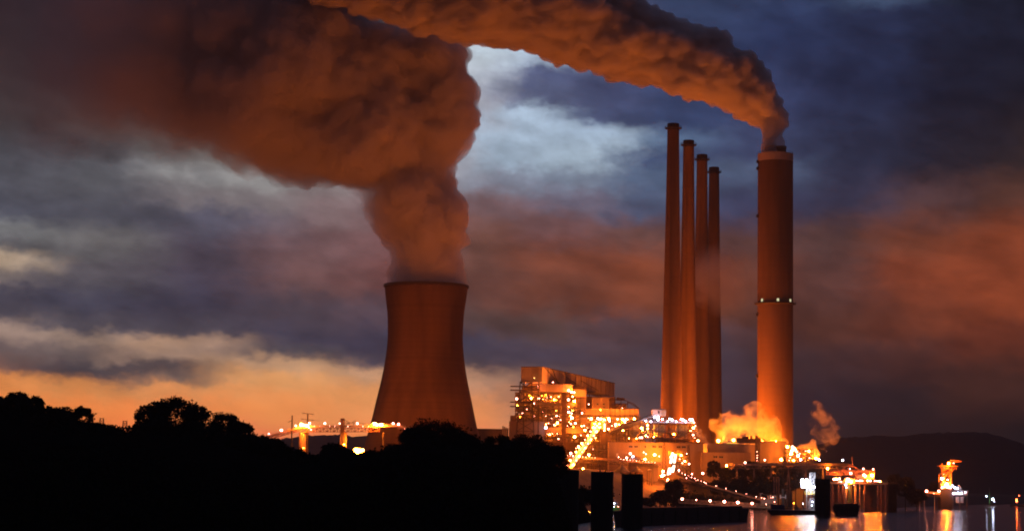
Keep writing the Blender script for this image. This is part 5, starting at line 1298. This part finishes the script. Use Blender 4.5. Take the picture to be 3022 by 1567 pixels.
undergrowth('bank_tip_scrub', [(x, 1450, 905+(x*7 % 60)) for x in range(1640, 1746, 5)], 5000, .6, leafm, 4, 6, lambda x, y: 9.0+3*math.sin(x*.7)*math.cos(y*.3), 'black scrub on the bank tip between the left cells')

# ------------------------------------------------------------------ small steams
def small_mat(name, dens, scale, lo, hi, seed=0.0, center=None, rad=None, grad=None):
    def f(q, pos):
        n1 = q.noise(q.v('ADD', pos, (seed, seed, 0)), scale, 4, .62, dist=.8)
        e = q.ss(n1, lo, hi)
        if center is not None:
            dd = q.v('DIVIDE', q.v('SUBTRACT', pos, center), rad)
            x = q.n('ShaderNodeVectorMath', operation='LENGTH'); q.set(x.inputs[0], dd)
            e = q.m('MULTIPLY', e, q.ss(x.outputs['Value'], .35, 1.0, 1.0, 0.0))
        return e
    return volume_mat(name, dens, (.92, .9, .86), .1, f, .6)
Y = 1470
c0 = P(2205, 1265, Y)
plume('low_steam', 'low orange-lit steam cloud boiling up between the chimneys and the thick stack', PS([(2150,1290,34),(2185,1262,40),(2160,1235,22),(2215,1225,30),(2235,1210,20),(2240,1270,44),(2280,1290,32),(2210,1300,46),(2270,1250,34),(2310,1310,20),(2115,1255,20),(2130,1225,14),(2225,1190,12),(2285,1300,30)], Y), 1.6, [(9,3.5,'b'),(4,1.4,'n')],
      small_mat('low_steam_volume', .10, .11, .40, .62, 3), 3, base=P(2210, 1305, Y))
Y = 1462
plume('bright_steam', 'glowing yellow steam puff above the blazing scrubber steelwork', PS([(2350,1340,22),(2375,1335,24),(2395,1325,20),(2400,1308,12),(2330,1335,14),(2405,1342,18)], Y), 1.2, [(6,2.2,'b'),(3,.8,'n')],
      small_mat('bright_steam_volume', .16, .2, .3, .5, 5), 4, base=P(2370, 1355, Y))
Y = 1480
plume('steam_wisp', 'faint ragged steam ring drifting right of the thick stack', PS([(2440,1330,14),(2455,1300,20),(2460,1270,22),(2440,1250,26),(2425,1225,24),(2415,1200,16),(2400,1250,20),(2395,1215,14),(2410,1280,20),(2425,1310,18)], Y), 1.6, [(8,3.0,'b'),(4,1.2,'n')],
      small_mat('steam_wisp_volume', .10, .13, .47, .66, 8), 5, base=P(2440, 1345, Y))
Y = 1425
plume('venting_steam', 'thin pale steam venting from the right end of the braced frame', PS([(2045,1265,14),(2062,1275,16),(2075,1290,15),(2080,1310,15),(2075,1330,16),(2065,1350,14),(2055,1285,12),(2065,1310,12)], Y), 1.2, [(5,1.6,'b'),(3,.8,'n')],
      small_mat('venting_steam_volume', .05, .2, .42, .65, 11), 6, base=P(2060, 1360, Y))
Y = 1610
cc = P(2110, 830, Y)
plume('drifting_steam', 'hazy orange steam veil drifting across the middle of the third and fourth chimneys', PS([(2090,820,90,-10),(2150,860,80,-10),(2200,900,50),(2060,760,60,0),(2130,780,70),(1990,900,40,40),(2250,930,30)], Y), 3.0, [(18,5,'b'),(8,2,'n')],
      small_mat('drifting_steam_volume', .05, .03, .25, .75, 4, tuple(cc), (40, 28, 36)), 7, base=P(2110, 920, Y))


# ------------------------------------------------------------------ haze
hz = MB().box(-700, 900, -60, 5000, -8, 420).build('haze', volume_mat('evening_haze', .000055, (.9,.9,.9), .2))
tag(hz, kind='stuff'); hz['label'] = 'thin evening haze hanging over the river and the plant'; hz['category'] = 'haze'
